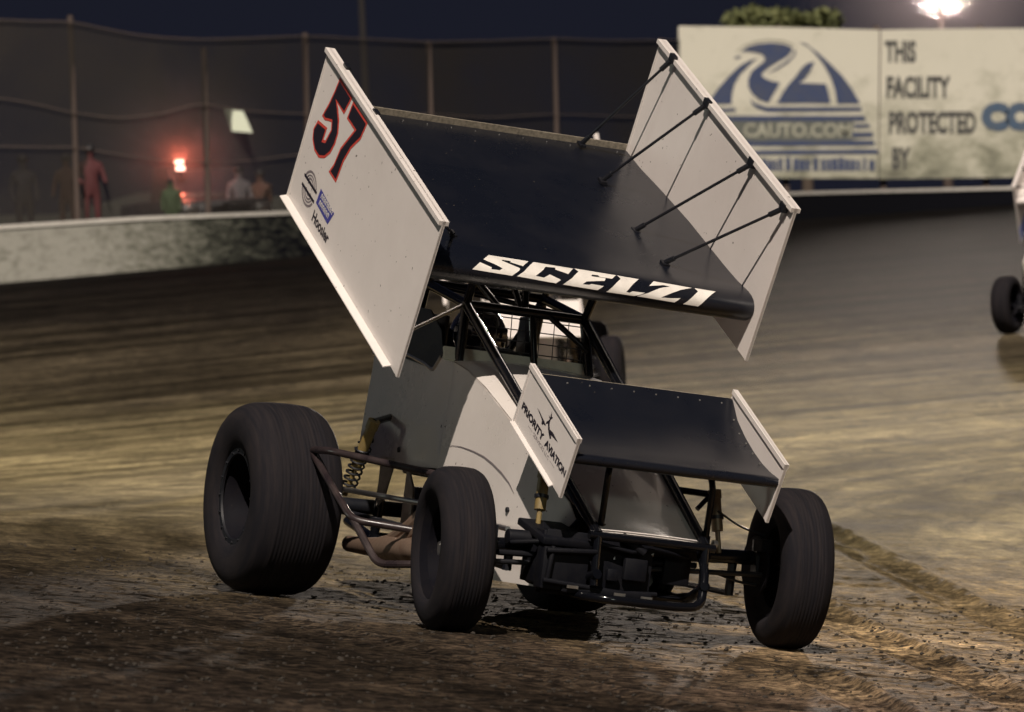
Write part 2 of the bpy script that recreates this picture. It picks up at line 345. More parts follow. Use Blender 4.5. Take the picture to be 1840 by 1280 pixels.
# loose crumbs of clay thrown about in the foreground
rc = np.random.default_rng(31); vs = []; fs = []
ico = [(0, 0, 1), (.89, 0, .45), (.28, .85, .45), (-.72, .53, .45), (-.72, -.53, .45), (.28, -.85, .45), (.72, .53, -.45), (-.28, .85, -.45), (-.89, 0, -.45), (-.28, -.85, -.45), (.72, -.53, -.45), (0, 0, -1)]
icf = [(0, 1, 2), (0, 2, 3), (0, 3, 4), (0, 4, 5), (0, 5, 1), (1, 6, 2), (2, 7, 3), (3, 8, 4), (4, 9, 5), (5, 10, 1), (6, 7, 2), (7, 8, 3), (8, 9, 4), (9, 10, 5), (10, 6, 1), (11, 7, 6), (11, 8, 7), (11, 9, 8), (11, 10, 9), (11, 6, 10)]
cy_ = 14.5 + 12.5 * rc.random(5200) ** .9; cx_ = (rc.random(5200) - .5) * (cy_ * .27); cz_ = ground_z(cx_, cy_); sz = .003 + .007 * rc.random(5200) ** 3
for i in range(5200):
    o_ = len(vs); q3 = rc.random((12, 1)) * .5 + .75; p_ = np.array(ico) * q3 * sz[i] * (1.3, 1.0, .7) + (cx_[i], cy_[i], cz_[i] + sz[i] * .4); vs += [tuple(q_) for q_ in p_]; fs += [tuple(o_ + k for k in f_) for f_ in icf]
me2 = bpy.data.meshes.new('clay_crumbs'); me2.from_pydata(vs, [], fs); me2.materials.append(mat('crumb', (.046, .040, .034), .98, spec=.03))
oc = bpy.data.objects.new('clay_crumbs', me2); COL.objects.link(oc); tag(oc, kind='stuff')

# ------------------------------------------------------------------ outer wall
WALL = [(-2600, 600, 740, 84), (-900, 460, 575, 92), (-300, 425, 530, 95), (0, 405, 500, 97), (260, 389, 480, 99), (520, 379, 462, 101.5), (900, 363, 436, 110), (1200, 352, 418, 119), (1500, 343, 404, 130), (1840, 335, 398, 136), (2500, 325, 392, 142), (5000, 320, 390, 150)]
_wd = smooth_interp([w[0] for w in WALL], [w[3] for w in WALL], 260)
def wdepth(px): return float(_wd(px))
def wtop(px): return float(np.interp(px, [w[0] for w in WALL], [w[1] for w in WALL]))
pxs = [w[0] for w in WALL]; pxs = sorted(set(pxs + list(range(-300, 2000, 60))))
tops = [at(p, wtop(p), wdepth(p)) for p in pxs]
for i in range(1, len(tops) - 1): pass
def ribbon(lo, hi, th):
    """closed band between two polylines, with thickness th away from the camera"""
    m = MB(); n = len(lo); off = Vector((0, th, 0))
    m.add([*lo, *hi, *[p + off for p in hi], *[p + off for p in lo]], [(k * n + i, k * n + i + 1, ((k + 1) % 4) * n + i + 1, ((k + 1) % 4) * n + i) for k in range(4) for i in range(n - 1)] + [(0, n, 2 * n, 3 * n)[::-1], (n - 1, 2 * n - 1, 3 * n - 1, 4 * n - 1)])
    return m
wallm = bpy.data.materials.new('mottled_wall'); t, b = nodes(wallm); geo = N(t, 'ShaderNodeTexCoord')
sep = N(t, 'ShaderNodeSeparateXYZ'); t.links.new(geo.outputs['Object'], sep.inputs[0])
blot = gnoise(4.5, (1, .2, 1.7), 0, 9, .5, .80); blot2 = gnoise(.5, (1, .2, 1), 0, 5)
mr = N(t, 'ShaderNodeMapRange'); mr.inputs['From Min'].default_value = -8.0; mr.inputs['From Max'].default_value = -2.3; mr.inputs['To Min'].default_value = .26; mr.inputs['To Max'].default_value = -.30  # wall tone falls from pale at left to dark at right
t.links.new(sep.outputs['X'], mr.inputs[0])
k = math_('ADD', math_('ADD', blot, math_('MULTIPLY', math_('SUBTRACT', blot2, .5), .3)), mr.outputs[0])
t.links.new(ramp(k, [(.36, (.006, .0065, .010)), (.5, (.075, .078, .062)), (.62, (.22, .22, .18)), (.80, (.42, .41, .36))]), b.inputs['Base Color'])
b.inputs['Roughness'].default_value = .95; b.inputs['Specular IOR Level'].default_value = .1
wall_root = empty('track_wall', 'long low outer wall of the dirt track with a white top edge, pale and mottled at left', 'wall', at(520, 462, 101))
WO = wall_root.location
lo = [Vector((p.x, p.y, gz(p.x, p.y) - .35)) for p in tops]; hi = [p - Vector((0, 0, .075)) for p in tops]
def rel(o): o.parent = wall_root; o.matrix_parent_inverse = Matrix.Translation(-WO); return o
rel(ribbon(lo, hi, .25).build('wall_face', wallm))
rel(ribbon([p + Vector((0, -.03, 0)) for p in hi], [p + Vector((0, -.03, 0)) for p in tops], .31).build('top_rail', mat('white_wall_top', (.80, .77, .70), .6, dirt=(.4, .36, .3), dscale=3, damt=.4)))

# ------------------------------------------------------------------ catch fence
TOPC = [(-300, 50), (0, 35), (60, 38), (125, 38), (180, 50), (240, 62), (300, 68), (365, 71), (460, 68), (548, 64), (660, 70), (770, 75), (880, 73), (995, 69), (1100, 73), (1190, 72), (1222, 72)]
MIDC = [(-300, 170), (0, 176), (60, 186), (130, 203), (215, 213), (290, 205), (362, 184), (400, 194), (460, 201), (548, 205), (660, 210), (770, 205), (880, 212), (995, 205), (1190, 212)]
LOWC = [(-300, 270), (0, 263), (80, 265), (138, 264), (200, 276), (290, 288), (380, 292), (460, 288), (548, 276), (660, 290), (770, 282), (995, 284), (1190, 286)]
fence = empty('catch_fence', 'tall dark wire catch fence with sagging cables standing along the outer wall', 'fence', at(548, 370, 103))
FO = fence.location.copy()
def frel(o): o.parent = fence; o.matrix_parent_inverse = Matrix.Translation(-FO); return o
def curvepts(tab, n=140):
    xs = np.linspace(tab[0][0], tab[-1][0], n); k = np.interp(xs, [a[0] for a in tab], [a[1] for a in tab])
    ks = np.convolve(np.pad(k, 2, mode='edge'), np.ones(5) / 5, 'valid')
    return [at(x, y, wdepth(x) + .6) for x, y in zip(xs, ks)]
cab = mat('fence_cable', (.13, .10, .085), .6)
for tb in (TOPC, MIDC, LOWC): frel(MB().tube(curvepts(tb), .009, 6).build('cable', cab))
postm = mat('fence_post', (.085, .062, .052), .8)
for px0, py0, px1 in ((126, 28, 142), (366, 86, 376), (548, 60, 556), (770, 74, 782), (995, 68, 1006), (1188, 70, 1198), (-110, 30, -94)):
    frel(MB().tube([at(px0, py0, wdepth(px0) + .75), at(px1, wtop(px1) + 60, wdepth(px0) + .75)], .055, 10).build('fence_post', postm))
mm = bpy.data.materials.new('fence_wire_mesh'); t, b = nodes(mm); geo = N(t, 'ShaderNodeTexCoord')
b.inputs['Base Color'].default_value = (.050, .044, .038, 1); b.inputs['Roughness'].default_value = .9; b.inputs['Specular IOR Level'].default_value = .1
tr = N(t, 'ShaderNodeBsdfTransparent'); mx = N(t, 'ShaderNodeMixShader'); cl = gnoise(.35, (1, .2, 1), 0, 6, .4)
cr = ramp(cl, [(.34, (.38, .38, .38)), (.66, (.84, .84, .84))])
t.links.new(cr, mx.inputs[0]); t.links.new(tr.outputs[0], mx.inputs[1]); t.links.new(b.outputs[0], mx.inputs[2]); t.links.new(mx.outputs[0], t.nodes['Material Output'].inputs[0])
fx = np.linspace(-300, 1222, 160); ty = np.interp(fx, [a[0] for a in TOPC], [a[1] for a in TOPC])
up_ = [at(x, y + 1, wdepth(x) + .66) for x, y in zip(fx, ty)]; dn_ = [at(x, wtop(x) + 20, wdepth(x) + .66) for x in fx]
m_ = MB(); n_ = len(up_); m_.add(dn_ + up_, [(i, i + 1, n_ + i + 1, n_ + i) for i in range(n_ - 1)]); frel(m_.build('wire_mesh', mm))
# paper notice on the fence
pq = [(402, 196), (437, 200), (454, 239), (417, 236)]
A_ = [at(x, y, wdepth(427) + .52) for x, y in pq]
tag(MB().prism(A_, [p + Vector((0, .02, 0)) for p in A_]).build('notice_board', mat('pale_board', (.72, .78, .62), .6)), 'small tilted pale rectangular notice hanging on the dark catch fence', 'sign')

# ------------------------------------------------------------------ dark hill and bushes behind the fence
hillm = mat('dark_bank', (.040, .042, .034), .95, dirt=(.012, .013, .014), dscale=.25, damt=.9, bump=.6, bscale=1.2)
hx = np.linspace(-60, 40, 120); m_ = MB(); vs = []
for j, (yy, zz) in enumerate(((150, 2.2), (156, 3.6), (164, 5.0), (175, 6.2), (200, 6.8))):
    for x in hx: vs.append((x, yy + 3 * float(vnoise(np.array(x * .15), np.array(j * 3.3), 9)), zz + (1.2 if j > 1 else .5) * float(vnoise(np.array(x * .3), np.array(j * 1.7), 11)) - (max(0, x + 2) * .22 if j > 1 else 0)))
nx = len(hx); m_.add(vs, [(j * nx + i, j * nx + i + 1, (j + 1) * nx + i + 1, (j + 1) * nx + i) for j in range(4) for i in range(nx - 1)])
tag(m_.build('hill', hillm), kind='structure')

def foliage(center, R, n, leaf, seed, squash=.8, lobes=7):
    r = np.random.default_rng(seed); vs = []; fs = []
    cs = [(np.array(center) + (r.random(3) - .5) * np.array(R) * 1.25, .42 + .3 * r.random()) for _ in range(lobes)] + [(np.array(center), .6)]
    for i in range(n):
        c0, k = cs[r.integers(len(cs))]; d = r.normal(size=3); d /= np.linalg.norm(d)
        p = c0 + d * np.array(R) * k * (r.random() ** .35); a = r.normal(size=3); a /= np.linalg.norm(a); bb = np.cross(a, r.normal(size=3)); bb /= np.linalg.norm(bb)
        s_ = leaf * (.6 + r.random()); o = len(vs); vs += [p - a * s_, p + bb * s_ * .5, p + a * s_, p - bb * s_ * .5]; fs.append((o, o + 1, o + 2, o + 3))
    return vs, fs
leafm = mat('leaf', (.13, .14, .05), .8, dirt=(.03, .045, .02), dscale=2, damt=.8)
barkm = mat('bark', (.08, .06, .045), .9)
for k, (px, py, yy, R, lab) in enumerate((((1350), 54, 158, (.9, .9, .8), 'yellow green tree crown showing above the left part of the billboard'), (1436, 56, 160, (1.1, .9, .6), 'lower, wider green tree crown showing above the billboard beside the taller one'))):
    c_ = at(px, py, yy); g0 = gz(c_.x, yy)
    tr_ = empty('tree', lab, 'tree', (c_.x, yy, g0), 'trees behind the billboard')
    T0 = Matrix.Translation((-c_.x, -yy, -g0))
    lv, lf = foliage(c_, R, 3400, .12, 20 + k, lobes=11); o = MB().add(lv, lf).build('crown', leafm, tr_); o.matrix_parent_inverse = T0
    m_ = MB().tube([(c_.x, yy, g0 - .2), (c_.x + .1, yy, (g0 + c_.z) / 2), (c_.x, yy, c_.z)], [.2, .15, .06], 8)
    for a in range(5):
        m_.tube([(c_.x, yy, c_.z - 1 + a * .15), (c_.x + math.cos(a * 2) * .7, yy + math.sin(a * 2) * .6, c_.z + .1)], [.05, .02], 6)
    o = m_.build('trunk', barkm, tr_); o.matrix_parent_inverse = T0

# floodlight on its pole behind the billboard
lg = gz(LAMP.x, LAMP.y)
fl = empty('floodlight', 'glaring floodlight on a tall pole above the billboard at the top edge', 'floodlight', (LAMP.x, LAMP.y, lg))
T0 = Matrix.Translation((-LAMP.x, -LAMP.y, -lg))
o = MB().tube([(LAMP.x, LAMP.y + .4, lg - .3), (LAMP.x, LAMP.y + .4, LAMP.z + .5)], [.18, .11], 12).build('pole', postm, fl); o.matrix_parent_inverse = T0
o = MB().tube([(LAMP.x - 1.0, LAMP.y + .3, LAMP.z), (LAMP.x + 1.0, LAMP.y + .3, LAMP.z)], .06, 8).build('crossbar', postm, fl); o.matrix_parent_inverse = T0
lensm = bpy.data.materials.new('lamp_glass'); t, b = nodes(lensm); b.inputs['Emission Color'].default_value = (1, .93, .82, 1); b.inputs['Emission Strength'].default_value = 3.5
for dx in (-.75, -.25, .25, .75):
    hd = MB().lathe([(-.28, .10), (-.10, .20), (.02, .24), (.03, .22), (-.05, .16)], 20, 'y').build('lamp_head', M['flat'], fl, xf=lambda v, dx=dx: (v[0] + LAMP.x + dx, -v[1] + LAMP.y, v[2] + LAMP.z)); hd.matrix_parent_inverse = T0
    ln = MB().lathe([(0, .001), (0.001, .21)], 20, 'y').build('lens', lensm, hd, xf=lambda v, dx=dx: (v[0] + LAMP.x + dx, v[1] + LAMP.y - .03, v[2] + LAMP.z)); ln.matrix_parent_inverse = T0
p0 = at(648, -30, 190); g0 = gz(p0.x, 190)
tag(MB().tube([(p0.x, 190, g0), (p0.x, 190, p0.z)], [.16, .11], 10).build('utility_pole', mat('dark_pole', (.018, .015, .015), .9)), 'thin dark pole rising into the night sky behind the middle of the fence', 'pole')

# ------------------------------------------------------------------ billboard
BY = 140.0
vinyl = bpy.data.materials.new('billboard_vinyl'); t, b = nodes(vinyl); geo = N(t, 'ShaderNodeTexCoord')
sep = N(t, 'ShaderNodeSeparateXYZ'); t.links.new(geo.outputs['Object'], sep.inputs[0])
d1 = gnoise(1.1, (1, 1, 1.4), 0, 8, .4, .7); 
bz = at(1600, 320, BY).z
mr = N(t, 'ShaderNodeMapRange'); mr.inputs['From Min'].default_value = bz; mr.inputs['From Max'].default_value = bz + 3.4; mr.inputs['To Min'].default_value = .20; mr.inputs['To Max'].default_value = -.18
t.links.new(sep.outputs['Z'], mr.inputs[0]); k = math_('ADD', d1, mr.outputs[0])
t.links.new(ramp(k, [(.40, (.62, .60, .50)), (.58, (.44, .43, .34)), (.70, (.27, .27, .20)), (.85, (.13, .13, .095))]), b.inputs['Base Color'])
bp = N(t, 'ShaderNodeBump'); bp.inputs['Strength'].default_value = .5; bp.inputs['Distance'].default_value = .1; t.links.new(gnoise(.5, (1, 1, .5), .4, 3, 1.5), bp.inputs['Height']); t.links.new(bp.outputs[0], b.inputs['Normal'])
b.inputs['Roughness'].default_value = .6
bb_o = at(1700, 330, BY); bbg = gz(bb_o.x, BY)
bb = empty('billboard', 'large dirty white advertising billboard above the track wall with a blue road logo', 'billboard', (bb_o.x, BY, bbg))
T0 = Matrix.Translation((-bb_o.x, -BY, -bbg))
def brel(o): o.matrix_parent_inverse = T0; return o
def bpoly(pts, name, m, dy=0.012):
    v, f = polymesh([(p[0], -p[1]) for p in pts], lambda x, y: at(x, -y, BY - dy)); return MB().add(v, f)
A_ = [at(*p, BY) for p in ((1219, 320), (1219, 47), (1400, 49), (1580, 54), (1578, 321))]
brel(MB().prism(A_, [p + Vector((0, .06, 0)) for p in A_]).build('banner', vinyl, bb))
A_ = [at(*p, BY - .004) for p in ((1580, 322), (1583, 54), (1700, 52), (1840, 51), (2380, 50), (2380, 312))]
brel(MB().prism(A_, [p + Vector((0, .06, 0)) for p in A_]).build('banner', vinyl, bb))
for px in (1230, 1400, 1575, 1760, 1950, 2150, 2370):
    q_ = at(px, 60, BY + .25); brel(MB().box((q_.x, q_.y, (bbg + q_.z) / 2), (.16, .16, q_.z - bbg + .4)).build('post', postm, bb))
navy = mat('navy_print', (.035, .055, .13), .55, dirt=(.10, .10, .09), dscale=2.0, damt=.5); dark = mat('charcoal_print', (.055, .055, .055), .6, dirt=(.16, .16, .13), dscale=3, damt=.6)
pale = mat('pale_print', (.38, .38, .30), .6, dirt=(.15, .16, .12), dscale=3, damt=.6)
cv = lambda L: [(1260 + x * .2109, 50 + y * .2109) for x, y in L]
logo = [
 [(480, 258), (400, 285), (340, 318), (300, 350), (230, 420), (150, 510), (85, 600), (60, 650), (258, 652), (262, 570), (285, 480), (330, 400), (400, 330)],
 [(335, 207), (400, 160), (480, 137), (600, 128), (700, 138), (765, 160), (778, 192), (740, 240), (660, 288), (580, 338), (530, 378), (512, 402), (540, 430), (600, 455), (672, 468), (625, 550), (595, 600), (572, 642), (490, 612), (430, 560), (400, 500), (400, 440), (430, 370), (490, 322), (532, 290), (545, 262), (520, 228), (460, 212), (400, 205)],
 [(965, 288), (900, 305), (850, 350), (800, 420), (745, 480), (690, 560), (645, 645), (1102, 645), (1085, 560), (1062, 478), (830, 470), (880, 440), (930, 372)],
 [(830, 122), (900, 140), (930, 168), (1000, 218), (1100, 308), (1210, 420), (1290, 530), (1355, 648), (1158, 648), (1140, 530), (1100, 420), (1040, 310), (970, 222), (920, 168)],
 [(420, 600), (450, 640), (560, 676), (1362, 676), (1368, 712), (560, 718), (480, 690), (430, 650)],
 [(60, 690), (292, 684), (292, 716), (50, 720)],
 [(30, 752), (1390, 750), (1404, 795), (20, 798)], [(60, 968), (1470, 960), (1480, 1004), (50, 1012)], [(50, 1048), (1500, 1036), (1508, 1076), (40, 1088)],
 [(1300, 822), (1430, 822), (1440, 852), (1310, 856)], [(1290, 890), (1458, 890), (1466, 932), (1290, 936)],
 [(275, 262), (300, 245), (345, 240), (320, 262)], [(555, 400), (640, 340), (740, 275), (795, 225), (780, 200), (800, 190), (806, 230), (740, 300), (640, 360)],
]
for L in logo: brel(bpoly(cv(L), 'l', navy).build('logo_shape', navy, bb))
# arc line above the R
arc = [(300, 200), (360, 150), (450, 115), (580, 98), (700, 106), (790, 145), (815, 190)]; m_ = MB()
for (a, c2) in zip(arc, arc[1:]):
    v, f = polymesh([(p[0], -p[1]) for p in cv([a, c2, (c2[0], c2[1] + 9), (a[0], a[1] + 9)])], lambda x, y: at(x, -y, BY - .014)); m_.add(v, f)
brel(m_.build('logo_shape', pale, bb))
def btext(txt, x0, y0, x1, y1, m, name='lettering', bold=.02, dy=.018, cx=1.0, skew=0.0):
    v, f = textpolys(txt, 1, 0, bold, cx)
    return brel(MB().add([at(x0 + (x1 - x0) * a[0], y1 + (y0 - y1) * a[1] + skew * a[0], BY - dy) for a in v], f).build(name, m, bb))
bars = cv([(60, 800), (1300, 797), (1290, 962), (50, 966)])
brel(bpoly(bars, 'l', dark, .010).build('logo_band', mat('dull_band', (.10, .11, .10), .7, dirt=(.2, .2, .15), dscale=4, damt=.6), bb))
btext('CAUTO.COM', 1336, 221, 1530, 247, pale, bold=.03)
m_ = MB(); r_ = random.Random(3); x = 1300
while x < 1570:                                        # illegible bottom line of print
    w = r_.uniform(5, 11); hgt = r_.uniform(19, 24)
    v, f = polymesh([(x, -307), (x + w, -307), (x + w, -307 + hgt), (x, -307 + hgt)], lambda a, c2: at(a, -c2, BY - .015)); m_.add(v, f); x += w + r_.choice([1.2, 1.2, 1.8, 5])
brel(m_.build('lettering', navy, bb))
for txt, x0, y0, x1, y1 in (('THIS', 1590, 73, 1646, 113), ('FACILITY', 1593, 137, 1708, 177), ('PROTECTED', 1597, 200, 1754, 241), ('BY', 1603, 265, 1636, 305)):
    btext(txt, x0, y0, x1, y1, dark, bold=.045)
teal = mat('teal_print', (.055, .10, .17), .6, dirt=(.12, .12, .11), dscale=3, damt=.5)
btext('CO', 1763, 184, 1862, 236, teal, bold=.09)

# ------------------------------------------------------------------ sprint cars
def Ry(a): return Matrix.Rotation(a, 3, 'Y')
CH = Vector((-1.2, 0, .3)); CM = Matrix(((1, 0, .0194), (-.001, .9988, .0492), (-.0194, -.0492, .9986)))
def ch(p): return CM @ (Vector(p) - CH) + CH
WP = Ry(.4248); FP = Ry(.4425)
def wf(p): return ch(WP @ Vector(p) + Vector((-1.429, 0, 1.7995)))
def ff(p): return ch(FP @ Vector(p) + Vector((.109, 0, .8455)))
FOIL = [(.30, .008), (.45, .012), (.58, .018), (.66, .026), (.72, .032), (.76, .031), (.79, .024), (.812, .01), (.823, -.008), (.824, -.028), (.812, -.05), (.79, -.07), (.76, -.088)]
FARC = [0.0]
for a, b_ in zip(FOIL, FOIL[1:]): FARC.append(FARC[-1] + math.hypot(b_[0] - a[0], b_[1] - a[1]))
def onfoil(y, s):
    x = float(np.interp(s, FARC, [p[0] for p in FOIL])); z = float(np.interp(s, FARC, [p[1] for p in FOIL]))
    e = .01; x1 = float(np.interp(s + e, FARC, [p[0] for p in FOIL])); z1 = float(np.interp(s + e, FARC, [p[1] for p in FOIL])); x0 = float(np.interp(s - e, FARC, [p[0] for p in FOIL])); z0 = float(np.interp(s - e, FARC, [p[1] for p in FOIL]))
    n = Vector((-(z1 - z0), 0, x1 - x0)).normalized()
    return Vector((x, y, z)) + n * .0035
LET = {
'S': [(-0.455, 0.422), (-0.274, 0.429), (-0.314, 0.478), (-0.368, 0.463), (-0.364, 0.452), (-0.406, 0.45), (-0.404, 0.461), (-0.331, 0.495), (-0.336, 0.505), (-0.37, 0.532), (-0.552, 0.528), (-0.514, 0.491), (-0.463, 0.508), (-0.465, 0.517), (-0.427, 0.517), (-0.413, 0.506), (-0.493, 0.469)],
'C': [(-0.252, 0.43), (-0.072, 0.441), (-0.109, 0.489), (-0.164, 0.47), (-0.16, 0.456), (-0.206, 0.461), (-0.223, 0.484), (-0.243, 0.503), (-0.263, 0.52), (-0.224, 0.522), (-0.196, 0.504), (-0.146, 0.522), (-0.168, 0.538), (-0.347, 0.531), (-0.313, 0.505), (-0.283, 0.469)],
'E': [(-0.067, 0.437), (0.125, 0.448), (0.096, 0.48), (0.039, 0.479), (0.034, 0.469), (0.007, 0.47), (-0.001, 0.482), (0.066, 0.483), (0.058, 0.498), (-0.027, 0.513), (-0.046, 0.527), (-0.016, 0.526), (-0.006, 0.521), (0.052, 0.523), (0.025, 0.543), (-0.136, 0.539), (-0.095, 0.508), (-0.055, 0.462)],
'L': [(0.127, 0.449), (0.228, 0.456), (0.189, 0.497), (0.157, 0.534), (0.173, 0.535), (0.185, 0.528), (0.244, 0.527), (0.226, 0.536), (0.195, 0.546), (0.066, 0.545), (0.092, 0.522), (0.138, 0.473)],
'Z': [(0.297, 0.456), (0.473, 0.467), (0.422, 0.488), (0.375, 0.51), (0.319, 0.537), (0.364, 0.535), (0.411, 0.529), (0.386, 0.55), (0.208, 0.545), (0.259, 0.526), (0.315, 0.497), (0.367, 0.479), (0.339, 0.475), (0.266, 0.493)],
'I': [(0.485, 0.466), (0.585, 0.469), (0.531, 0.519), (0.498, 0.553), (0.427, 0.552), (0.459, 0.524), (0.497, 0.486)]}
FIVE = [(-0.669, 0.185), (-0.462, 0.181), (-0.504, 0.081), (-0.621, 0.086), (-0.588, 0.071), (-0.539, 0.037), (-0.506, -0.012), (-0.507, -0.068), (-0.532, -0.122), (-0.582, -0.168), (-0.649, -0.197), (-0.722, -0.196), (-0.782, -0.168), (-0.806, -0.127), (-0.78, -0.073), (-0.65, -0.051), (-0.654, -0.111), (-0.628, -0.102), (-0.6, -0.037), (-0.62, -0.009), (-0.662, -0.023), (-0.703, -0.038), (-0.75, -0.038), (-0.71, 0.043), (-0.686, 0.114)]
SEVEN = [(-0.441, 0.175), (-0.211, 0.175), (-0.237, 0.084), (-0.312, 0.004), (-0.354, -0.08), (-0.372, -0.189), (-0.489, -0.19), (-0.455, -0.137), (-0.433, -0.048), (-0.386, 0.016), (-0.335, 0.083), (-0.458, 0.082)]
PLANE = [(-0.1403, 0.0276), (-0.1091, 0.0278), (-0.0654, 0.0228), (-0.0372, 0.0209), (-0.0201, 0.0161), (-0.0151, 0.0319), (-0.0005, 0.0441), (0.0057, 0.0538), (-0.0176, 0.062), (0.0049, 0.0612), (0.0031, 0.089), (0.0174, 0.0707), (0.0312, 0.0756), (0.0141, 0.0531), (0.0168, 0.039), (0.0353, 0.0229), (0.0754, 0.0293), (0.1464, 0.0225), (0.0618, 0.0113), (0.0736, 0.0021), (0.0631, -0.0063), (0.0436, 0.0013), (0.0201, 0.0145), (0.0036, 0.0317), (-0.0167, 0.0206), (-0.0152, 0.0109), (-0.0371, 0.0094), (-0.0402, 0.0014), (-0.0571, -0.0005), (-0.0602, 0.0125)]

def make_wheel(root, c, R, w, steer, side, ribs):
    """side: -1 the outer face looks to the car's right"""
    Rt = Matrix.Rotation(steer, 3, 'Z'); X = lambda v: Rt @ Vector(v) + Vector(c)
    rr = .205; s = side
    rim = MB().lathe([(-.40 * w, rr), (-.38 * w, rr + .012), (-.36 * w, rr - .004), (-.30 * w, rr - .022), (.30 * w, rr - .022), (.36 * w, rr - .004), (.38 * w, rr + .012), (.40 * w, rr), (.36 * w, rr - .012), (.28 * w, rr - .034), (-.28 * w, rr - .034), (-.36 * w, rr - .012)], 56, closed=True)
    y0 = s * (.02 if R < .38 else -.18) * w                                  # wheel centre disc, dished
    rim.lathe([(y0, .172), (y0 + s * .012, .150), (y0 - s * .01, .10), (y0 - s * .025, .055), (y0 - s * .03, .001)], 48)
    o = rim.build('wheel', M['rim'], root, xf=X)
    P = [(-.40, rr + .002), (-.455, rr + .018), (-.50, .66 * R if R > .35 else .70 * R), (-.50, .78 * R), (-.47, .87 * R), (-.435, .912 * R), (-.40, .94 * R), (-.34, .966 * R)]
    T = []
    nb = ribs
    for i in range(nb):
        a = -.30 + .60 * i / nb; b2 = a + .60 / nb
        rad = lambda q: R * (1 - .015 * (abs(q) / .28) ** 2.2)
        g = .008
        T += [(a + g, rad(a) - .0008), (a + g + .004, rad(a)), (b2 - g - .004, rad(b2)), (b2 - g, rad(b2) - .0008)]
    P = [(y * w, r) for y, r in P] + [(y * w, r) for y, r in T] + [(-y * w, r) for y, r in P[::-1]]
    P += [(.36 * w, rr), (-.36 * w, rr)]
    MB().lathe(P, 96, closed=True).build('tyre', M['rubber'], o, xf=X, smooth=50)
    h = MB().lathe([(y0 - s * .02, .001), (y0 + s * .055, .001), (y0 + s * .055, .028), (y0 + s * .03, .036), (y0 - s * .02, .05)][1:], 24)
    for k in range(6):
        a = k * math.pi / 3; h.tube([(.105 * math.cos(a), y0 - s * .015, .105 * math.sin(a)), (.105 * math.cos(a), y0 + s * .014, .105 * math.sin(a))], .008, 8)
    h.build('hub', M['chrome'], o, xf=X)
    if R > .40:   # bead lock ring with bolts
        br = MB().lathe([(s * .40 * w, .218), (s * .425 * w, .216), (s * .425 * w, .190), (s * .40 * w, .188)], 56, closed=True)
        for k in range(16):
            a = k * math.pi / 8; br.tube([(.203 * math.cos(a), s * .42 * w, .203 * math.sin(a)), (.203 * math.cos(a), s * .44 * w, .203 * math.sin(a))], .006, 6)
        br.build('bead_ring', M['flat'], o, xf=X)
    return o

def board(L, z0, z1, y, flange, root, m, T, out):
    """sideboard: thin sheet with folded top rail and flared bottom flange; out = direction of the flare"""
    s = MB().box((0, y, (z0 + z1) / 2), (2 * L, .006, z1 - z0))
    for k in (-1, 1): s.box((k * (L - .006), y, (z0 + z1) / 2), (.012, .014, z1 - z0 - .002))
    s.box((0, y, z1 - .010), (2 * L - .0, .044 * flange, .020))
    a = y + out * .003; b = y + out * .036 * flange
    s.add([(L - .10, a, z0 + .002), (-L, a, z0 + .002), (-L, b, z0 - .008), (L - .10, b, z0 - .008), (L - .10, a, z0 + .007), (-L, a, z0 + .007), (-L, b, z0 - .003), (L - .10, b, z0 - .003)], [(0, 1, 2, 3), (7, 6, 5, 4), (0, 3, 7, 4), (1, 5, 6, 2), (2, 6, 7, 3), (0, 4, 5, 1)])
    return s.build('sideboard', m, root, xf=T, smooth=30)

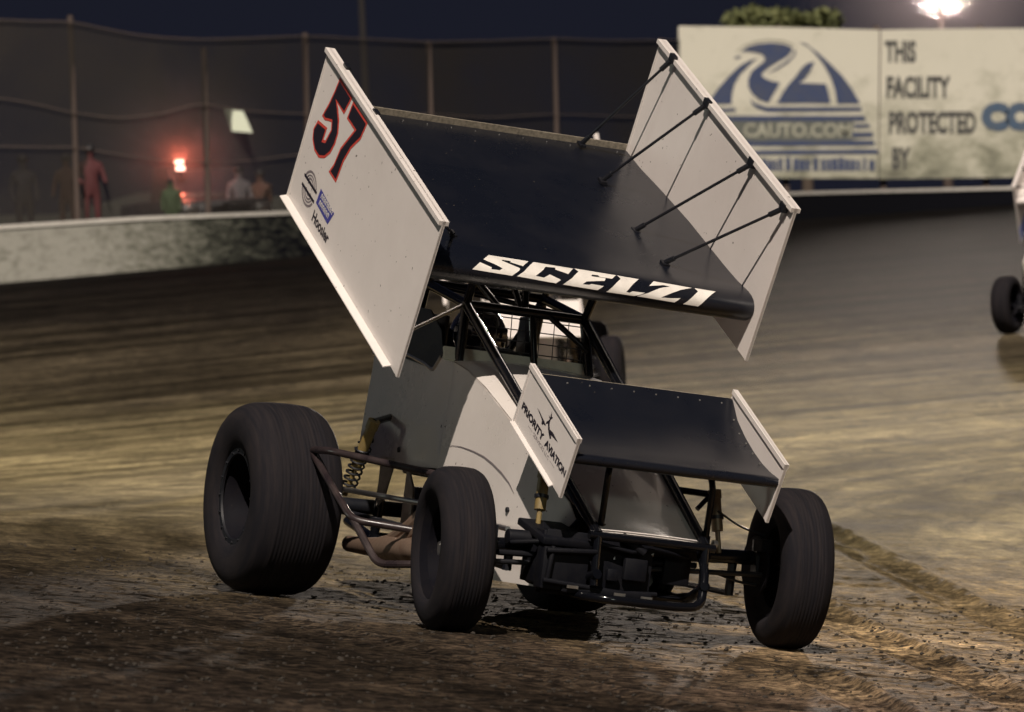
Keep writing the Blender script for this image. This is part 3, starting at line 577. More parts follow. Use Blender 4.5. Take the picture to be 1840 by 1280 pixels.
def make_car(name, label, loc, rot, st):
    root = empty(name, label, 'race car'); root.matrix_world = Matrix.Translation(loc) @ rot.to_4x4()
    if st.get('group'): root['group'] = st['group']
    wm, bm_ = st['board'], st['body']
    # wheels
    make_wheel(root, (0, -.752, .335), .335, .222, -.142, -1, 9)
    make_wheel(root, (0, .752, .340), .335, .222, -.142, 1, 9)
    make_wheel(root, (-2.1835, -.743, .425), .425, .4075, 0, -1, 14)
    make_wheel(root, (-2.1835, .700, .385), .385, .36, 0, 1, 12)
    # ---- top wing: concave foil with fat nose
    top = [(-.89, .012), (-.89, -.045), (-.70, -.042), (-.40, -.020), (-.05, 0.0)] + FOIL + [(.70, -.105), (.5, -.11), (.1, -.10), (-.3, -.085), (-.7, -.075), (-.885, -.06)]
    top = [(-.89, -.045), (-.70, -.042), (-.40, -.020), (-.05, 0.0)] + FOIL + [(.70, -.105), (.5, -.11), (.1, -.10), (-.3, -.085), (-.7, -.075), (-.885, -.06)]
    ys = [-.760, -.38, 0, .38, .760]; m = MB(); n = len(top)
    vs = [(x, y, z) for y in ys for x, z in top]
    fs = [(i * n + j, i * n + (j + 1) % n, (i + 1) * n + (j + 1) % n, (i + 1) * n + j) for i in range(len(ys) - 1) for j in range(n)] + [tuple(range(n)), tuple(range(n * (len(ys) - 1), n * len(ys)))[::-1]]
    wing = m.add(vs, fs).build('top_wing', st['foil'], root, xf=wf, smooth=60)
    MB().box((-.893, 0, -.030), (.006, 1.515, .030)).build('wicker_strip', M['strip'], wing, xf=wf)
    b1 = board(.892, -.500, .230, -.765, 1, wing, wm, wf, -1); b2 = board(.892, -.215, .512, .765, 1, wing, wm, wf, 1)
    if st.get('low_blue'):
        MB().box((0, -.7695, -.42), (1.78, .002, .16)).box((0, -.7605, -.42), (1.78, .002, .16)).build('blue_stripe', M['panelblue'], b1, xf=wf)
    for (xa, za, xb, yb) in ((-.676, .495, -.844, .517), (-.200, .49, -.369, .450), (.398, .48, .150, .433), (.816, .467, .508, .442)):
        zf = .012 if xb > .3 else (-.035 if xb < -.5 else -.005)
        for s in (1, -1):
            dz = 0 if s > 0 else -.282
            p, q = Vector((xa, s * .735, za + dz)), Vector((xb, s * yb, zf + .012))
            if s < 0: q = Vector((xb, -.55, zf + .012))
            d = (q - p).normalized()
            mm_ = MB().tube([p, q], .0065, 8).tube([p, p + d * .06], .012, 8).tube([q - d * .05, q], .011, 8).box(p + Vector((-.005, s * .012, .012)), (.05, .022, .035)).box(q + Vector((0, 0, -.006)), (.05, .03, .012))
            mm_.build('wing_strut', M['flat'], wing, xf=wf)
    # wing rivets
    near = not st.get('far')
    def studs(pts, r, name, m_, par, T):
        for p_ in (pts if near else []): MB().sphere(p_, r, 4).build(name, m_, par, xf=T)
    studs([(-.85, -.70 + k * .1167, -.043) for k in range(13)], .0032, 'rivet', M['alum'], wing, wf)
    # ---- front wing
    ft = [(-.315, .098), (-.209, .052), (-.091, .034), (.019, .028), (.12, .030), (.212, .040), (.275, .054), (.300, .058), (.314, .054), (.320, .042), (.318, .028), (.306, .018), (.28, .014), (.12, .006), (-.09, .010), (-.21, .030), (-.312, .086)]
    n = len(ft); ys = [-.457, 0, .457]
    vs = [(x, y, z) for y in ys for x, z in ft]
    fs = [(i * n + j, i * n + (j + 1) % n, (i + 1) * n + (j + 1) % n, (i + 1) * n + j) for i in range(2) for j in range(n)] + [tuple(range(n)), tuple(range(2 * n, 3 * n))[::-1]]
    fw = MB().add(vs, fs).build('front_wing', st['foil'], root, xf=ff, smooth=60)
    for s in (-1, 1): board(.322, -.135, .137, s * .46, .5, fw, wm, ff, s)
    studs([(-.285, -.40 + k * .1, .086) for k in range(9)] + [(-.20 + k * .085, .435, .056 if k < 1 else .038) for k in range(6)], .0042, 'rivet', M['alum'], fw, ff)
    MB().box((-.3165, 0, .092), (.004, .905, .012)).build('edge_strip', M['strip'], fw, xf=ff)
    # ---- body
    sec = [(-1.26, -.345, 1.075, 1.10), (-1.1, -.34, 1.045, 1.085), (-.9, -.335, .985, 1.045), (-.6, -.32, .862, .935), (-.3, -.30, .715, .785), (0, -.262, .572, .618), (.22, -.218, .474, .478)]
    m = MB(); nn = 13; vs = []
    for x, y, ze, zc in sec:
        for j in range(nn):
            u = -1 + 2 * j / (nn - 1); vs.append((x, -y * u, ze + (zc - ze) * (1 - abs(u) ** 2.6)))
    k = len(vs); vs += [(a, b2_, c2 - .008) for a, b2_, c2 in vs]
    fs = []
    for i in range(len(sec) - 1):
        for j in range(nn - 1):
            q_ = (i * nn + j, i * nn + j + 1, (i + 1) * nn + j + 1, (i + 1) * nn + j); fs += [q_, tuple(k + a for a in q_[::-1])]
    m.add(vs, fs); m.build('hood', bm_, root, xf=ch, smooth=50)
    side = [(-2.27, .575), (-2.25, 1.06), (-1.82, 1.075), (-1.60, 1.045), (-1.50, 1.02), (-1.42, 1.085), (-1.26, 1.07), (-1.1, 1.04), (-.9, .98), (-.6, .857), (-.3, .71), (0, .567), (.06, .50), (-.02, .32), (-.16, .20), (-.60, .19), (-.72, .40), (-1.0, .57), (-1.26, .61)]
    def yw(x): return float(np.interp(x, [-2.3, -1.26, -.6, -.3, 0, .25], [.33, .345, .322, .302, .264, .214]))
    for s in (-1, 1):
        v, f = polymesh(side, lambda a, c2: Vector((a, s * (yw(a) + .012 * math.sin(max(0, min(1, (c2 - .2) / .8)) * math.pi)), c2)), cuts=[(0, q_) for q_ in (-2, -1.7, -1.26, -.9, -.6, -.3, 0)] + [(1, q_) for q_ in (.3, .4, .5, .6, .7, .8, .9, 1.0)])
        nv = len(v); m = MB().add(v + [p - Vector((0, s * .006, 0)) for p in v], f + [tuple(nv + i for i in q_[::-1]) for q_ in f])
        sp = m.build('side_panel', bm_, root, xf=ch, smooth=60)
        e = MB().tube([(-2.25, s * .333, 1.063), (-1.82, s * .338, 1.078), (-1.60, s * .34, 1.048), (-1.50, s * .34, 1.023), (-1.42, s * .342, 1.088)], .010, 8, round_=.03)
        e.build('edge_trim', M['chrome'], sp, xf=ch)
        for (a, c2) in ((-.50, .49), (-.42, .30), (-1.0, .62), (-2.1, .68), (-1.75, .66)):
            if near: MB().tube([(a, s * (yw(a) + .008), c2), (a, s * (yw(a) + .02), c2)], .012, 10).build('fastener', M['flat'], sp, xf=ch)
    MB().add([(-1.30, -.385, 1.075), (-1.30, .30, 1.075), (-1.335, .30, 1.135), (-1.335, -.37, 1.135), (-1.22, -.30, 1.07), (-1.22, .25, 1.07), (-1.31, -.385, 1.07), (-1.31, .30, 1.07)],
             [(0, 1, 2, 3), (0, 4, 5, 1)]).box((-1.318, -.035, 1.104), (.012, .68, .062), Matrix.Rotation(-.52, 3, 'Y')).build('cowl', M['cowl'], root, xf=ch)
    tank = MB().lathe([(-2.64, .02), (-2.62, .10), (-2.55, .17), (-2.4, .21), (-2.2, .22), (-2.1, .20), (-2.08, .02)], 32, 'z')
    tank.v = [(z, x * 1.0, y * 1.15 + .80) for x, y, z in tank.v]; tank.build('tail_tank', bm_, root, xf=ch)
    # ---- chassis tubes
    cg = MB(); r = .0215
    for s in (-1, 1):
        y = s * .28
        cg.tube([(-1.86, y, 1.40), (-1.37, y, 1.325)], r).tube([(-1.37, y, 1.325), (.26, s * .24, .452)], .0235)
        cg.tube([(-1.37, y, 1.325), (-1.30, s * .31, 1.06), (-1.24, s * .31, .28)], r, round_=.06)
        cg.tube([(-1.86, y, 1.40), (-2.0, s * .29, .9), (-2.05, s * .30, .26)], r, round_=.06)
        cg.tube([(-1.88, y, 1.38), (-2.55, s * .20, .72)], .016)
        cg.tube([(-2.5, s * .26, .30), (-2.05, s * .30, .25), (.05, s * .28, .22), (.30, s * .24, .30)], r)
        cg.tube([(-2.02, s * .31, .66), (-1.24, s * .31, .64), (-.05, s * .27, .42)], .016)
        cg.tube([(-.9, s * .30, .25), (-.3, s * .28, .66)], .014).tube([(-.3, s * .28, .24), (.1, s * .26, .50)], .014)
        cg.tube([(.26, s * .24, .452), (.28, s * .24, .25)], .018)
        cg.tube([(-1.37, y, 1.325), (-1.25, s * .29, 1.52)], .019)          # front wing-mount posts
        cg.tube([(-1.84, y, 1.40), (-1.78, s * .27, 1.66)], .016)
    for (x, z) in ((-1.37, 1.325), (-1.86, 1.40), (-1.24, .28), (-2.05, .26), (.05, .22), (.26, .452)):
        cg.tube([(x, -.28, z), (x, .28, z)], r if x < 0 else .018)
    cg.tube([(-1.37, -.12, 1.325), (-1.55, -.19, 1.45)], .015).tube([(-1.37, -.02, 1.325), (-1.50, -.02, 1.44)], .015)
    cg.tube([(-1.37, .03, 1.325), (-1.31, .05, 1.07)], .017).tube([(-1.37, .0, 1.32), (-1.45, .02, 1.42)], .016)
    cg.tube([(-1.36, .11, 1.32), (-1.31, .29, 1.19)], .013)
    cg.tube([(-1.86, -.28, 1.40), (-1.40, .28, 1.33)], .012)
    cg.build('roll_cage', M['tube'], root, xf=ch)
    sc = MB()
    for k in range(9): y = -.27 + k * .0675; sc.tube([(-1.355, y, 1.315), (-1.325, y, 1.08)], .0022, 5)
    for k in range(5): z = 1.10 + k * .048; x = -1.328 - (z - 1.08) * .128; sc.tube([(x, -.30, z), (x, .30, z)], .0026, 5)
    sc.build('rock_screen', M['net'], root, xf=ch)
    # head guard / seat
    MB().box((-1.98, -.02, .92), (.05, .40, .60)).box((-1.80, -.25, 1.14), (.34, .025, .26)).box((-1.83, .215, 1.22), (.20, .02, .18)).box((-1.75, -.02, .58), (.5, .42, .05)).build('seat', M['flat'], root, xf=ch, bevel=.01)
    v, f = polymesh([(-1.95, 1.07), (-1.95, 1.30), (-1.62, 1.285), (-1.45, 1.20), (-1.40, 1.09), (-1.5, 1.03)], lambda a, c2: Vector((a, -.345, c2)))
    MB().add(v + [p + Vector((0, .008, 0)) for p in v], f + [tuple(len(v) + i for i in q_[::-1]) for q_ in f]).build('side_guard', M['flat'], root, xf=ch)
    MB().box((-1.15, 0, .62), (.02, .60, .78)).build('firewall', M['flat'], root, xf=ch)
    MB().box((-1.1, 0, .205), (2.2, .54, .012)).build('floor_pan', M['flat'], root, xf=ch)
    sw = MB()
    ring = [(-1.52, .15 * math.cos(a * math.pi / 12) - .02, 1.02 + .13 * math.sin(a * math.pi / 12)) for a in range(25)]
    sw.tube(ring, .012, 8).tube([(-1.52, -.17, 1.02), (-1.52, .13, 1.02)], .01, 6).tube([(-1.52, -.02, 1.02), (-1.2, -.02, .9)], .014, 8)
    sw.build('steering_wheel', M['flat'], root, xf=ch)
    en = MB().box((-.78, 0, .50), (.62, .34, .40)).box((-.78, -.15, .66), (.56, .14, .12), Matrix.Rotation(.5, 3, 'X')).box((-.78, .15, .66), (.56, .14, .12), Matrix.Rotation(-.5, 3, 'X'))
    en.build('engine', M['flat'], root, xf=ch, bevel=.015)
    for s in (-1, 1):
        m = MB(); 
        for k in range(4):
            x = -.80 - k * .13; m.tube([(x, s * .22, .50), (x - .04, s * .38, .46), (x - .14, s * .43, .34), (x - .30, s * .44, .275)], .027, 10, round_=.08)
        m.tube([(-.9, s * .44, .255), (-1.15, s * .445, .25), (-1.22, s * .445, .25), (-1.34, s * .445, .245), (-1.50, s * .45, .235), (-1.60, s * .45, .23), (-1.72, s * .45, .225), (-1.95, s * .45, .22)], [.040, .042, .055, .048, .058, .046, .040, .036], 14)
        m.build('exhaust_header', M['rust'], root, xf=ch)
        # nerf bar
        e = [(-1.12, s * .33, .60), (-1.80, s * .72, .625), (-1.85, s * .735, .600), (-1.30, s * .70, .36), (-1.18, s * .66, .335), (-1.16, s * .34, .30)]
        nb = MB().tube([(-1.05, s * .34, .58), (-1.62, s * .72, .622), (-1.86, s * .72, .612), (-1.36, s * .68, .345), (-1.22, s * .40, .335), (-1.2, s * .33, .33)], .0165, 12, round_=.06)
        nb.tube([(-1.38, s * .67, .352), (-1.20, s * .60, .175), (-1.05, s * .48, .20), (-.95, s * .33, .23)], .017, 10, round_=.05)
        nb.build('nerf_bar', M['nerf'] , root, xf=ch)
        # radius rods
        MB().tube([(-1.95, s * .52, .455), (-1.02, s * .40, .455)], .012, 10).build('radius_rod', M['chrome'], root, xf=ch)
        MB().tube([(-1.98, s * .52, .36), (-.95, s * .38, .33)], .013, 10).build('radius_rod', M['flat'], root, xf=ch)
        MB().tube([(-.06, s * .50, .425), (-.95, s * .36, .43)], .012, 10).build('radius_rod', M['chrome'], root, xf=ch)
        MB().tube([(-.02, s * .50, .27), (-.95, s * .36, .28)], .012, 10).tube([(-.02, s * .50, .42), (-.02, s * .50, .26)], .02, 8).build('radius_rod', M['flat'], root, xf=ch)
        # shocks
        for (a, b2_, mt) in (((-1.80, s * .47, .755), (-1.95, s * .50, .43), 'yellow'), ((-.03, s * .385, .665), (.03, s * .41, .43), 'yellow' if s < 0 else 'bronze')):
            A, B = Vector(a), Vector(b2_); d = (B - A)
            o = MB().tube([A, A + d * .62], .024, 14).tube([A + d * .55, B], .011, 10).tube([A - d.normalized() * .02, A + d * .06], .028, 14).build('shock_absorber', M[mt], root, xf=ch)
            m = MB().tube([A + d * .36, A + d * .42], .030, 14)
            if b2_[0] < -1:
                hel = [A + d * (.3 + .6 * t_ / 80) + (d.orthogonal().normalized() * math.cos(t_ * .6) + d.cross(d.orthogonal()).normalized() * math.sin(t_ * .6)) * .034 for t_ in range(81)]; m.tube(hel, .005, 6)
            m.build('spring_collar', M['flat'], o, xf=ch)
        MB().tube([(-.03, s * .385, .665), (-.18, s * .28, .665)], .014, 8).tube([(.0, s * .30, .60), (-.03, s * .385, .685)], .011, 8).build('shock_bracket', M['tube'], root, xf=ch)
        MB().tube([(-1.80, s * .47, .765), (-1.95, s * .32, .80)], .016, 8).build('shock_bracket', M['tube'], root, xf=ch)
        # front wing post
        pst = MB().tube([(.20, s * .22 + .02, .765), (.225, s * .235 + .02, .70), (.17, s * .235 + .04, .46)], .014, 10, round_=.04).tube([(.17, s * .235 + .04, .50), (.168, s * .235 + .04, .445)], .021, 10)
        pst.build('wing_post', M['tube'], root, xf=ch)
        # top wing lower brace
        if s < 0: MB().tube([(-1.02, s * .74, 1.13), (-1.36, s * .29, 1.325)], .0085, 8).build('wing_brace', M['chrome'], root, xf=ch)
        v, f = polymesh([(-1.95, .62), (-1.78, .62), (-1.86, .44), (-1.93, .40)], lambda a, c2: Vector((a, s * .355, c2)))
        v2, f2 = polymesh([(-1.62, .60), (-1.52, .50), (-1.50, .33), (-1.62, .33)], lambda a, c2: Vector((a, s * .355, c2)))
        for v_, f_ in ((v, f), (v2, f2)): MB().add(v_, f_).add([p + Vector((0, -s * .01, 0)) for p in v_], [q_[::-1] for q_ in f_]).build('chassis_plate', M['inner'], root, xf=ch)
    # axles
    MB().tube([(0, -.60, .365), (0, .60, .375)], .030, 16).tube([(0, -.60, .365), (0, -.66, .335)], .035, 12).tube([(0, .60, .375), (0, .66, .34)], .035, 12).build('front_axle', M['tube'], root)
    MB().tube([(-2.18, -.62, .425), (-2.18, .60, .39)], .034, 16).lathe([(-.14, .02), (-.10, .12), (.06, .12), (.12, .02)], 24, 'y', (-2.18, .02, .40)).lathe([(-.005, .02), (-.005, .135), (.005, .135), (.005, .02)], 28, 'y', (-2.18, .35, .395)).build('rear_axle', M['flat'], root)
    tr_ = MB().tube([(.075, -.62, .30), (.075, .62, .31)], .011, 10).tube([(.06, -.62, .30), (0, -.70, .33)], .014, 8).tube([(.06, .62, .31), (0, .70, .34)], .014, 8)
    tr_.tube([(.05, -.64, .26), (-.9, -.42, .36)], .012, 8)
    tr_.box((.02, -.60, .37), (.05, .04, .15)).box((.02, .60, .375), (.05, .04, .15)); tr_.build('steering_linkage', M['flat'], root)
    MB().tube([(.02, .40, .56), (.03, .50, .50), (.02, .62, .47)], .005, 6, round_=.05).build('brake_line', M['flat'], root); MB().tube([(.03, .42, .30), (.04, .52, .27), (.03, .64, .26)], .006, 6, round_=.05).build('brake_line', M['flat'], root)
    disc = MB().lathe([(-.006, .03), (-.006, .125), (.006, .125), (.006, .03)], 32, 'y', (0, .60, .34)).box((.06, .60, .43), (.08, .05, .05)); disc.build('brake_disc', M['rim'], root)
    # front bumper and dark nose hardware
    MB().tube([(.16, .25, .46), (.30, .235, .36), (.37, .20, .215), (.37, .10, .205), (.37, -.22, .205), (.26, -.30, .205), (.05, -.30, .215)], .0185, 14, round_=.07).tube([(.36, .21, .30), (.2, .24, .25), (0, .27, .23)], .018, 10).build('front_bumper', M['tube'], root, xf=ch)
    m = MB().box((.18, -.20, .325), (.05, .48, .26)).box((.21, -.36, .30), (.08, .20, .17)).box((.10, -.40, .34), (.20, .10, .22)).box((.20, -.17, .225), (.12, .40, .03)).tube([(.08, -.56, .40), (.08, .34, .425)], .032, 14).tube([(.14, -.62, .335), (.06, .30, .37)], .014, 8)
    m.tube([(.262, -.44, .24), (.266, -.43, .39)], .012, 8)
    m.tube([(.27, -.46, .37), (.275, -.24, .385)], .013, 8).tube([(.27, -.46, .25), (.24, -.10, .23), (.24, .06, .24)], .012, 8).box((.235, -.05, .33), (.03, .10, .09)).box((.24, -.15, .30), (.03, .05, .05)).tube([(.24, -.22, .42), (.25, -.08, .40), (.2, .05, .42), (.15, .22, .40)], .010, 8)
    m.tube([(.22, -.12, .46), (.25, -.02, .40)], .02, 10).tube([(.15, -.30, .46), (.19, -.46, .40), (.12, -.56, .38)], .011, 8)
    m.box((.10, -.36, .435), (.30, .22, .03), Matrix.Rotation(.2, 3, 'Y')).box((.05, .2, .34), (.1, .12, .12))
    m.build('torsion_housing', M['shade'], root, xf=ch, bevel=.006)
    for (y, z) in (((-.33, .235), (-.12, .225), (.0, .222)) if near else ()): MB().box((.275, y, z), (.006, .05, .012)).build('clamp', M['alum'], root, xf=ch)
    for (p_, q_, r_) in ((((.19, -.13, .405), (.20, -.13, .36), .008), ((.19, .0, .40), (.20, .04, .398), .008), ((.19, .30, .47), (.19, .32, .47), .016)) if near else ()): MB().tube([p_, q_], r_, 8).build('bolt', M['alum'], root, xf=ch)
    return root, wing, fw, b1

M['nerf'] = mat('brown_nerf_tube', (.018, .013, .015), .25, dirt=(.06, .04, .036), dscale=10, damt=.7)
M['bronze'] = mat('bronze_shock', (.20, .15, .09), .4, metal=.4, dirt=(.10, .08, .06), dscale=20, damt=.6)

R_main = Matrix(((0.3815, 0.9165, 0.1206), (-0.9235, 0.3836, 0.0059), (-0.0408, -0.1136, 0.9927)))
car, wing, fwing, rboard = make_car('sprint_car', 'black and white winged sprint car number 57 leading on the dirt, nearest the camera', (0.376, 21.638, CAMZ - 1.2715), R_main,
    dict(board=M['white'], body=M['hood'], foil=M['black'], group='winged sprint cars on the track'))

# ---- lettering and stickers of the near car
m = MB()
for k, poly in LET.items():
    v, f = polymesh(poly, lambda y, s: onfoil(y, s), cuts=[(1, q_) for q_ in FARC[1:-1]]); m.add(v, f)
m.build('name_lettering', M['white_ink'], wing, xf=wf)
def dec(poly, mtl, name, y=-.7683, T=wf, par=wing):
    v, f = polymesh(poly, lambda a, c2: Vector((a, y, c2))); return MB().add(v, f).build(name, mtl, par, xf=T)
m = MB(); m2 = MB()
for P_ in (FIVE, SEVEN):
    v, f = polymesh(P_, lambda a, c2: Vector((a, -.7692, c2))); m.add(v, f)
    v, f = polymesh(inset(P_, .013), lambda a, c2: Vector((a, -.7704, c2))); m2.add(v, f)
m.build('number_outline', M['red'], wing, xf=wf); m2.build('number_lettering', M['ink'], wing, xf=wf)
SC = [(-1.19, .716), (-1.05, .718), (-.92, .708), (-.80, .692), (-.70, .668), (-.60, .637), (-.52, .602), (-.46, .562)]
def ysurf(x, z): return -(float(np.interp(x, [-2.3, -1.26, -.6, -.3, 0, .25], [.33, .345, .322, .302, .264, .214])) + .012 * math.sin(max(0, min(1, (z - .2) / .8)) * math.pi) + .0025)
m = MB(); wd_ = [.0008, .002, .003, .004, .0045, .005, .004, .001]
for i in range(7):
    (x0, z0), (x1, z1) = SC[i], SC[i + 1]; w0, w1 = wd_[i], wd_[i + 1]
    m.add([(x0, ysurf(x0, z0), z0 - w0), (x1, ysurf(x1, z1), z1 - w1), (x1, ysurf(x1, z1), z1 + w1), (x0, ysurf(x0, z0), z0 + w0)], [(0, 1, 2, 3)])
m.build('painted_bar_shadow', M['grey_ink'], car, xf=ch)  # nerf bar shadow drawn as a thin dark strip on the side panel
# round series sticker: grey globe with two dark bars
cx, cz, ra = -.655, -.352, .098
circ = lambda r0, n=40: [(cx + r0 * math.cos(2 * math.pi * i / n), cz + r0 * .80 * math.sin(2 * math.pi * i / n)) for i in range(n)]
m = MB(); m2 = MB()
def arcband(r0, r1, a0, a1, n=14):
    A = [(cx + r0 * math.cos(a0 + (a1 - a0) * i / n), cz + .8 * r0 * math.sin(a0 + (a1 - a0) * i / n)) for i in range(n + 1)]; B = [(cx + r1 * math.cos(a0 + (a1 - a0) * i / n), cz + .8 * r1 * math.sin(a0 + (a1 - a0) * i / n)) for i in range(n + 1)]
    return A + B[::-1]
rnd = random.Random(4)
for r0, r1 in ((.086, .098), (.068, .076), (.050, .060), (.032, .040)):
    for a0, a1 in ((.35, 2.8), (3.5, 5.9)):
        v, f = polymesh(arcband(r0, r1, a0 + rnd.uniform(-.1, .1), a1 + rnd.uniform(-.1, .1)), lambda a, c2: Vector((a, -.7692, c2))); m.add(v, f)
for z0 in (-.334, -.378):
    v, f = polymesh([(cx - .10, z0), (cx + .10, z0), (cx + .10, z0 + .013), (cx - .10, z0 + .013)], lambda a, c2: Vector((a, -.7694, c2))); m2.add(v, f)
m.build('series_sticker', M['grey_ink'], wing, xf=wf); m2.build('series_sticker', M['ink'], wing, xf=wf)
dec([(-.52, -.288), (-.29, -.300), (-.33, -.372), (-.53, -.362)], M['blue'], 'blue_sticker', -.7692)
def strokes(rows_, mtl, y, name):
    m = MB(); rn = random.Random(9)
    for (x0, x1, z, h) in rows_:
        x = x0
        while x < x1:
            w = rn.uniform(.016, .026); P = [Vector((x, y, z)), Vector((x + w * .2, y, z + h)), Vector((x + w, y, z + h * .9)), Vector((x + w * .7, y, z + h * .4)), Vector((x + w * .9, y, z + .1 * h))]
            for a, b2_ in zip(P, P[1:]):
                d = (b2_ - a).normalized() * .0; nrm = Vector((-(b2_ - a).z, 0, (b2_ - a).x)).normalized() * .0032
                m.add([a - nrm, b2_ - nrm, b2_ + nrm, a + nrm], [(0, 1, 2, 3)])
            x += w + .006
    m.build(name, mtl, wing, xf=wf)
strokes([(-.49, -.33, -.320, .022), (-.49, -.345, -.352, .022)], M['white_ink'], -.7702, 'sticker_script')
def wtext(txt, x0, x1, z0, z1, mtl, y, T, par, name='sticker_text', bold=.02, slant=0.0):
    v, f = textpolys(txt, 1, 0, bold); return MB().add([Vector((x0 + (x1 - x0) * a[0], y, z0 + (z1 - z0) * a[1] + slant * a[0])) for a in v], f).build(name, mtl, par, xf=T)
wtext('Hoosier', -.525, -.27, -.445, -.392, M['ink'], -.7692, wf, wing, bold=.03)
# front wing board
for a, b2_, tx, bo in ((-.285, .005, 'PRIORITY', .05), (.030, .305, 'AVIATION', .05)):
    wtext(tx, a, b2_, -.054, -.020, M['ink'], -.4638, ff, fwing, 'board_lettering', bo)
wtext('SERVICES LLC', -.10, .11, -.080, -.064, M['grey_ink'], -.4638, ff, fwing, 'board_lettering', .0)
dec([(-.17, -.073), (-.115, -.073), (-.115, -.0715), (-.17, -.0715)], M['grey_ink'], 'board_rule', -.4638, ff, fwing)
dec([(.125, -.073), (.185, -.073), (.185, -.0715), (.125, -.0715)], M['grey_ink'], 'board_rule', -.4638, ff, fwing)
dec(PLANE, M['ink'], 'airplane_emblem', -.4638, ff, fwing)

# ---- the driver, sitting inside the cage
drv = empty('person', 'driver in dark suit and dark helmet sitting inside the near car number 57', 'person', car.matrix_world @ ch((-1.8, -.02, .6)))
drv.rotation_euler = car.matrix_world.to_euler()
bpy.context.view_layer.update()
DI = drv.matrix_world.inverted() @ car.matrix_world
def dx(p): return DI @ ch(p)
ch_ = []
ch_.append([((-1.80, -.02, .64), .135), ((-1.84, -.02, .78), .125), ((-1.87, -.02, .92), .15), ((-1.86, -.02, 1.02), .11), ((-1.85, -.02, 1.08), .055), ((-1.83, -.02, 1.17), .085)])
for s in (-1, 1):
    ch_.append([((-1.86, -.02, 1.02), .11), ((-1.86, -.02 + s * .17, 1.0), .062), ((-1.72, -.02 + s * .22, .86), .048), ((-1.58, -.02 + s * .15, .98), .034), ((-1.54, -.02 + s * .14, 1.02), .030)])
    ch_.append([((-1.80, -.02, .64), .135), ((-1.72, -.02 + s * .10, .64), .085), ((-1.38, -.02 + s * .13, .66), .062), ((-1.22, -.02 + s * .10, .40), .042), ((-1.10, -.02 + s * .10, .36), .035)])
    for q_ in range(4):   # fingers curled round the wheel rim
        z = 1.045 - q_ * .017; ch_.append([((-1.54, -.02 + s * .14, 1.02), .030), ((-1.525, -.02 + s * .150, z), .0095), ((-1.503, -.02 + s * .142, z), .009), ((-1.508, -.02 + s * .125, z), .008)])
    ch_.append([((-1.54, -.02 + s * .14, 1.02), .030), ((-1.54, -.02 + s * .118, 1.045), .010), ((-1.525, -.02 + s * .112, 1.055), .009)])
body = skinned(ch_, 'body', M['suit'], drv, xf=lambda p: dx(p), sub=1)
hm = MB().sphere((-1.83, -.02, 1.20), .135, 14, (1.05, .92, 1.0)).box((-1.72, -.02, 1.13), (.10, .13, .06)).build('helmet', M['helmet'], drv, xf=dx)
MB().box((-1.700, -.02, 1.215), (.012, .17, .06)).build('visor', mat('visor', (.02, .02, .03), .05, coat=1.0), hm, xf=dx, bevel=.005)

# ---- the other cars
def frame_at(x, y, hx, hy):
    e = .5; n = Vector((-(gz(x + e, y) - gz(x - e, y)) / (2 * e), -(gz(x, y + e) - gz(x, y - e)) / (2 * e), 1)).normalized()
    f_ = Vector((hx, hy, 0)); f_ = (f_ - n * f_.dot(n)).normalized(); l_ = n.cross(f_)
    return Matrix((f_, l_, n)).transposed(), gz(x, y)
lf = at(1100, 640, 50.0); X2 = lf.x - .75
Rm, z_ = frame_at(X2, 50.0, .05, -1)
make_car('sprint_car', 'white winged sprint car running directly behind number 57, glimpsed through its cage', (X2, 50.0, z_), Rm, dict(board=M['white'], body=M['hood'], foil=M['white'], far=True, group='winged sprint cars on the track'))
Rm, z_ = frame_at(6.42, 60.3, -.30, -.954)
make_car('sprint_car', 'white and blue winged sprint car cut off by the right edge of the photo', (6.42, 60.3, z_), Rm, dict(board=M['white'], body=M['flat'], foil=M['white'], far=True, low_blue=True, group='winged sprint cars on the track'))

# ------------------------------------------------------------------ people and truck behind the fence
def person(px, yy, hgt, col, lab, turn=0.0, arm=0.0, zoff=None):
    """standing spectator, feet on the ground behind the wall; px = where; hgt = body height"""
    top_ = at(px, zoff, yy); g0 = top_.z - hgt
    r0 = empty('person', lab, 'person', (top_.x, yy, g0), 'people behind the wall'); r0.rotation_euler = (0, 0, turn); k = hgt / 1.75
    P = lambda x, y, z: (x * k, y * k, z * k)
    c_ = [[(P(0, 0, .95), .13), (P(0, 0, 1.15), .125), (P(0, 0, 1.38), .145), (P(0, 0, 1.50), .06), (P(0, -.01, 1.56), .06), (P(0, -.02, 1.66), .095)]]
    for s in (-1, 1):
        c_.append([(P(0, 0, 1.38), .145), (P(s * .19, 0, 1.38), .062), (P(s * .25, -.03 - arm * .1, 1.12), .046), (P(s * .23, -.14 - arm * .2, .92 + arm * .3), .034), (P(s * .22, -.2 - arm * .2, .86 + arm * .35), .036)])
        c_.append([(P(0, 0, .95), .13), (P(s * .10, 0, .88), .09), (P(s * .11, -.01, .50), .062), (P(s * .12, .02, .09), .04), (P(s * .13, -.12, .03), .035)])
    skinned(c_, 'body', col, r0, sub=1)
    MB().sphere(P(0, .0, 1.68), .105 * k, 8, (1, 1, .9)).build('hair', M['flat'], r0)
    return r0
reds = mat('red_jacket', (.075, .018, .02), .8); greyc = mat('grey_jacket', (.12, .11, .12), .8); brn = mat('brown_jacket', (.09, .045, .032), .8); grn = mat('green_vest', (.055, .09, .04), .8); drk = mat('dark_jacket', (.03, .028, .035), .8)
BEH = 101.5
person(160, 99, 1.75, reds, 'person in a red top standing behind the fence beside the leftmost tall post', .3, .5, 262)
person(118, 100, 1.7, brn, 'person in a brown top standing left of the leftmost tall post', -.2, .2, 278)
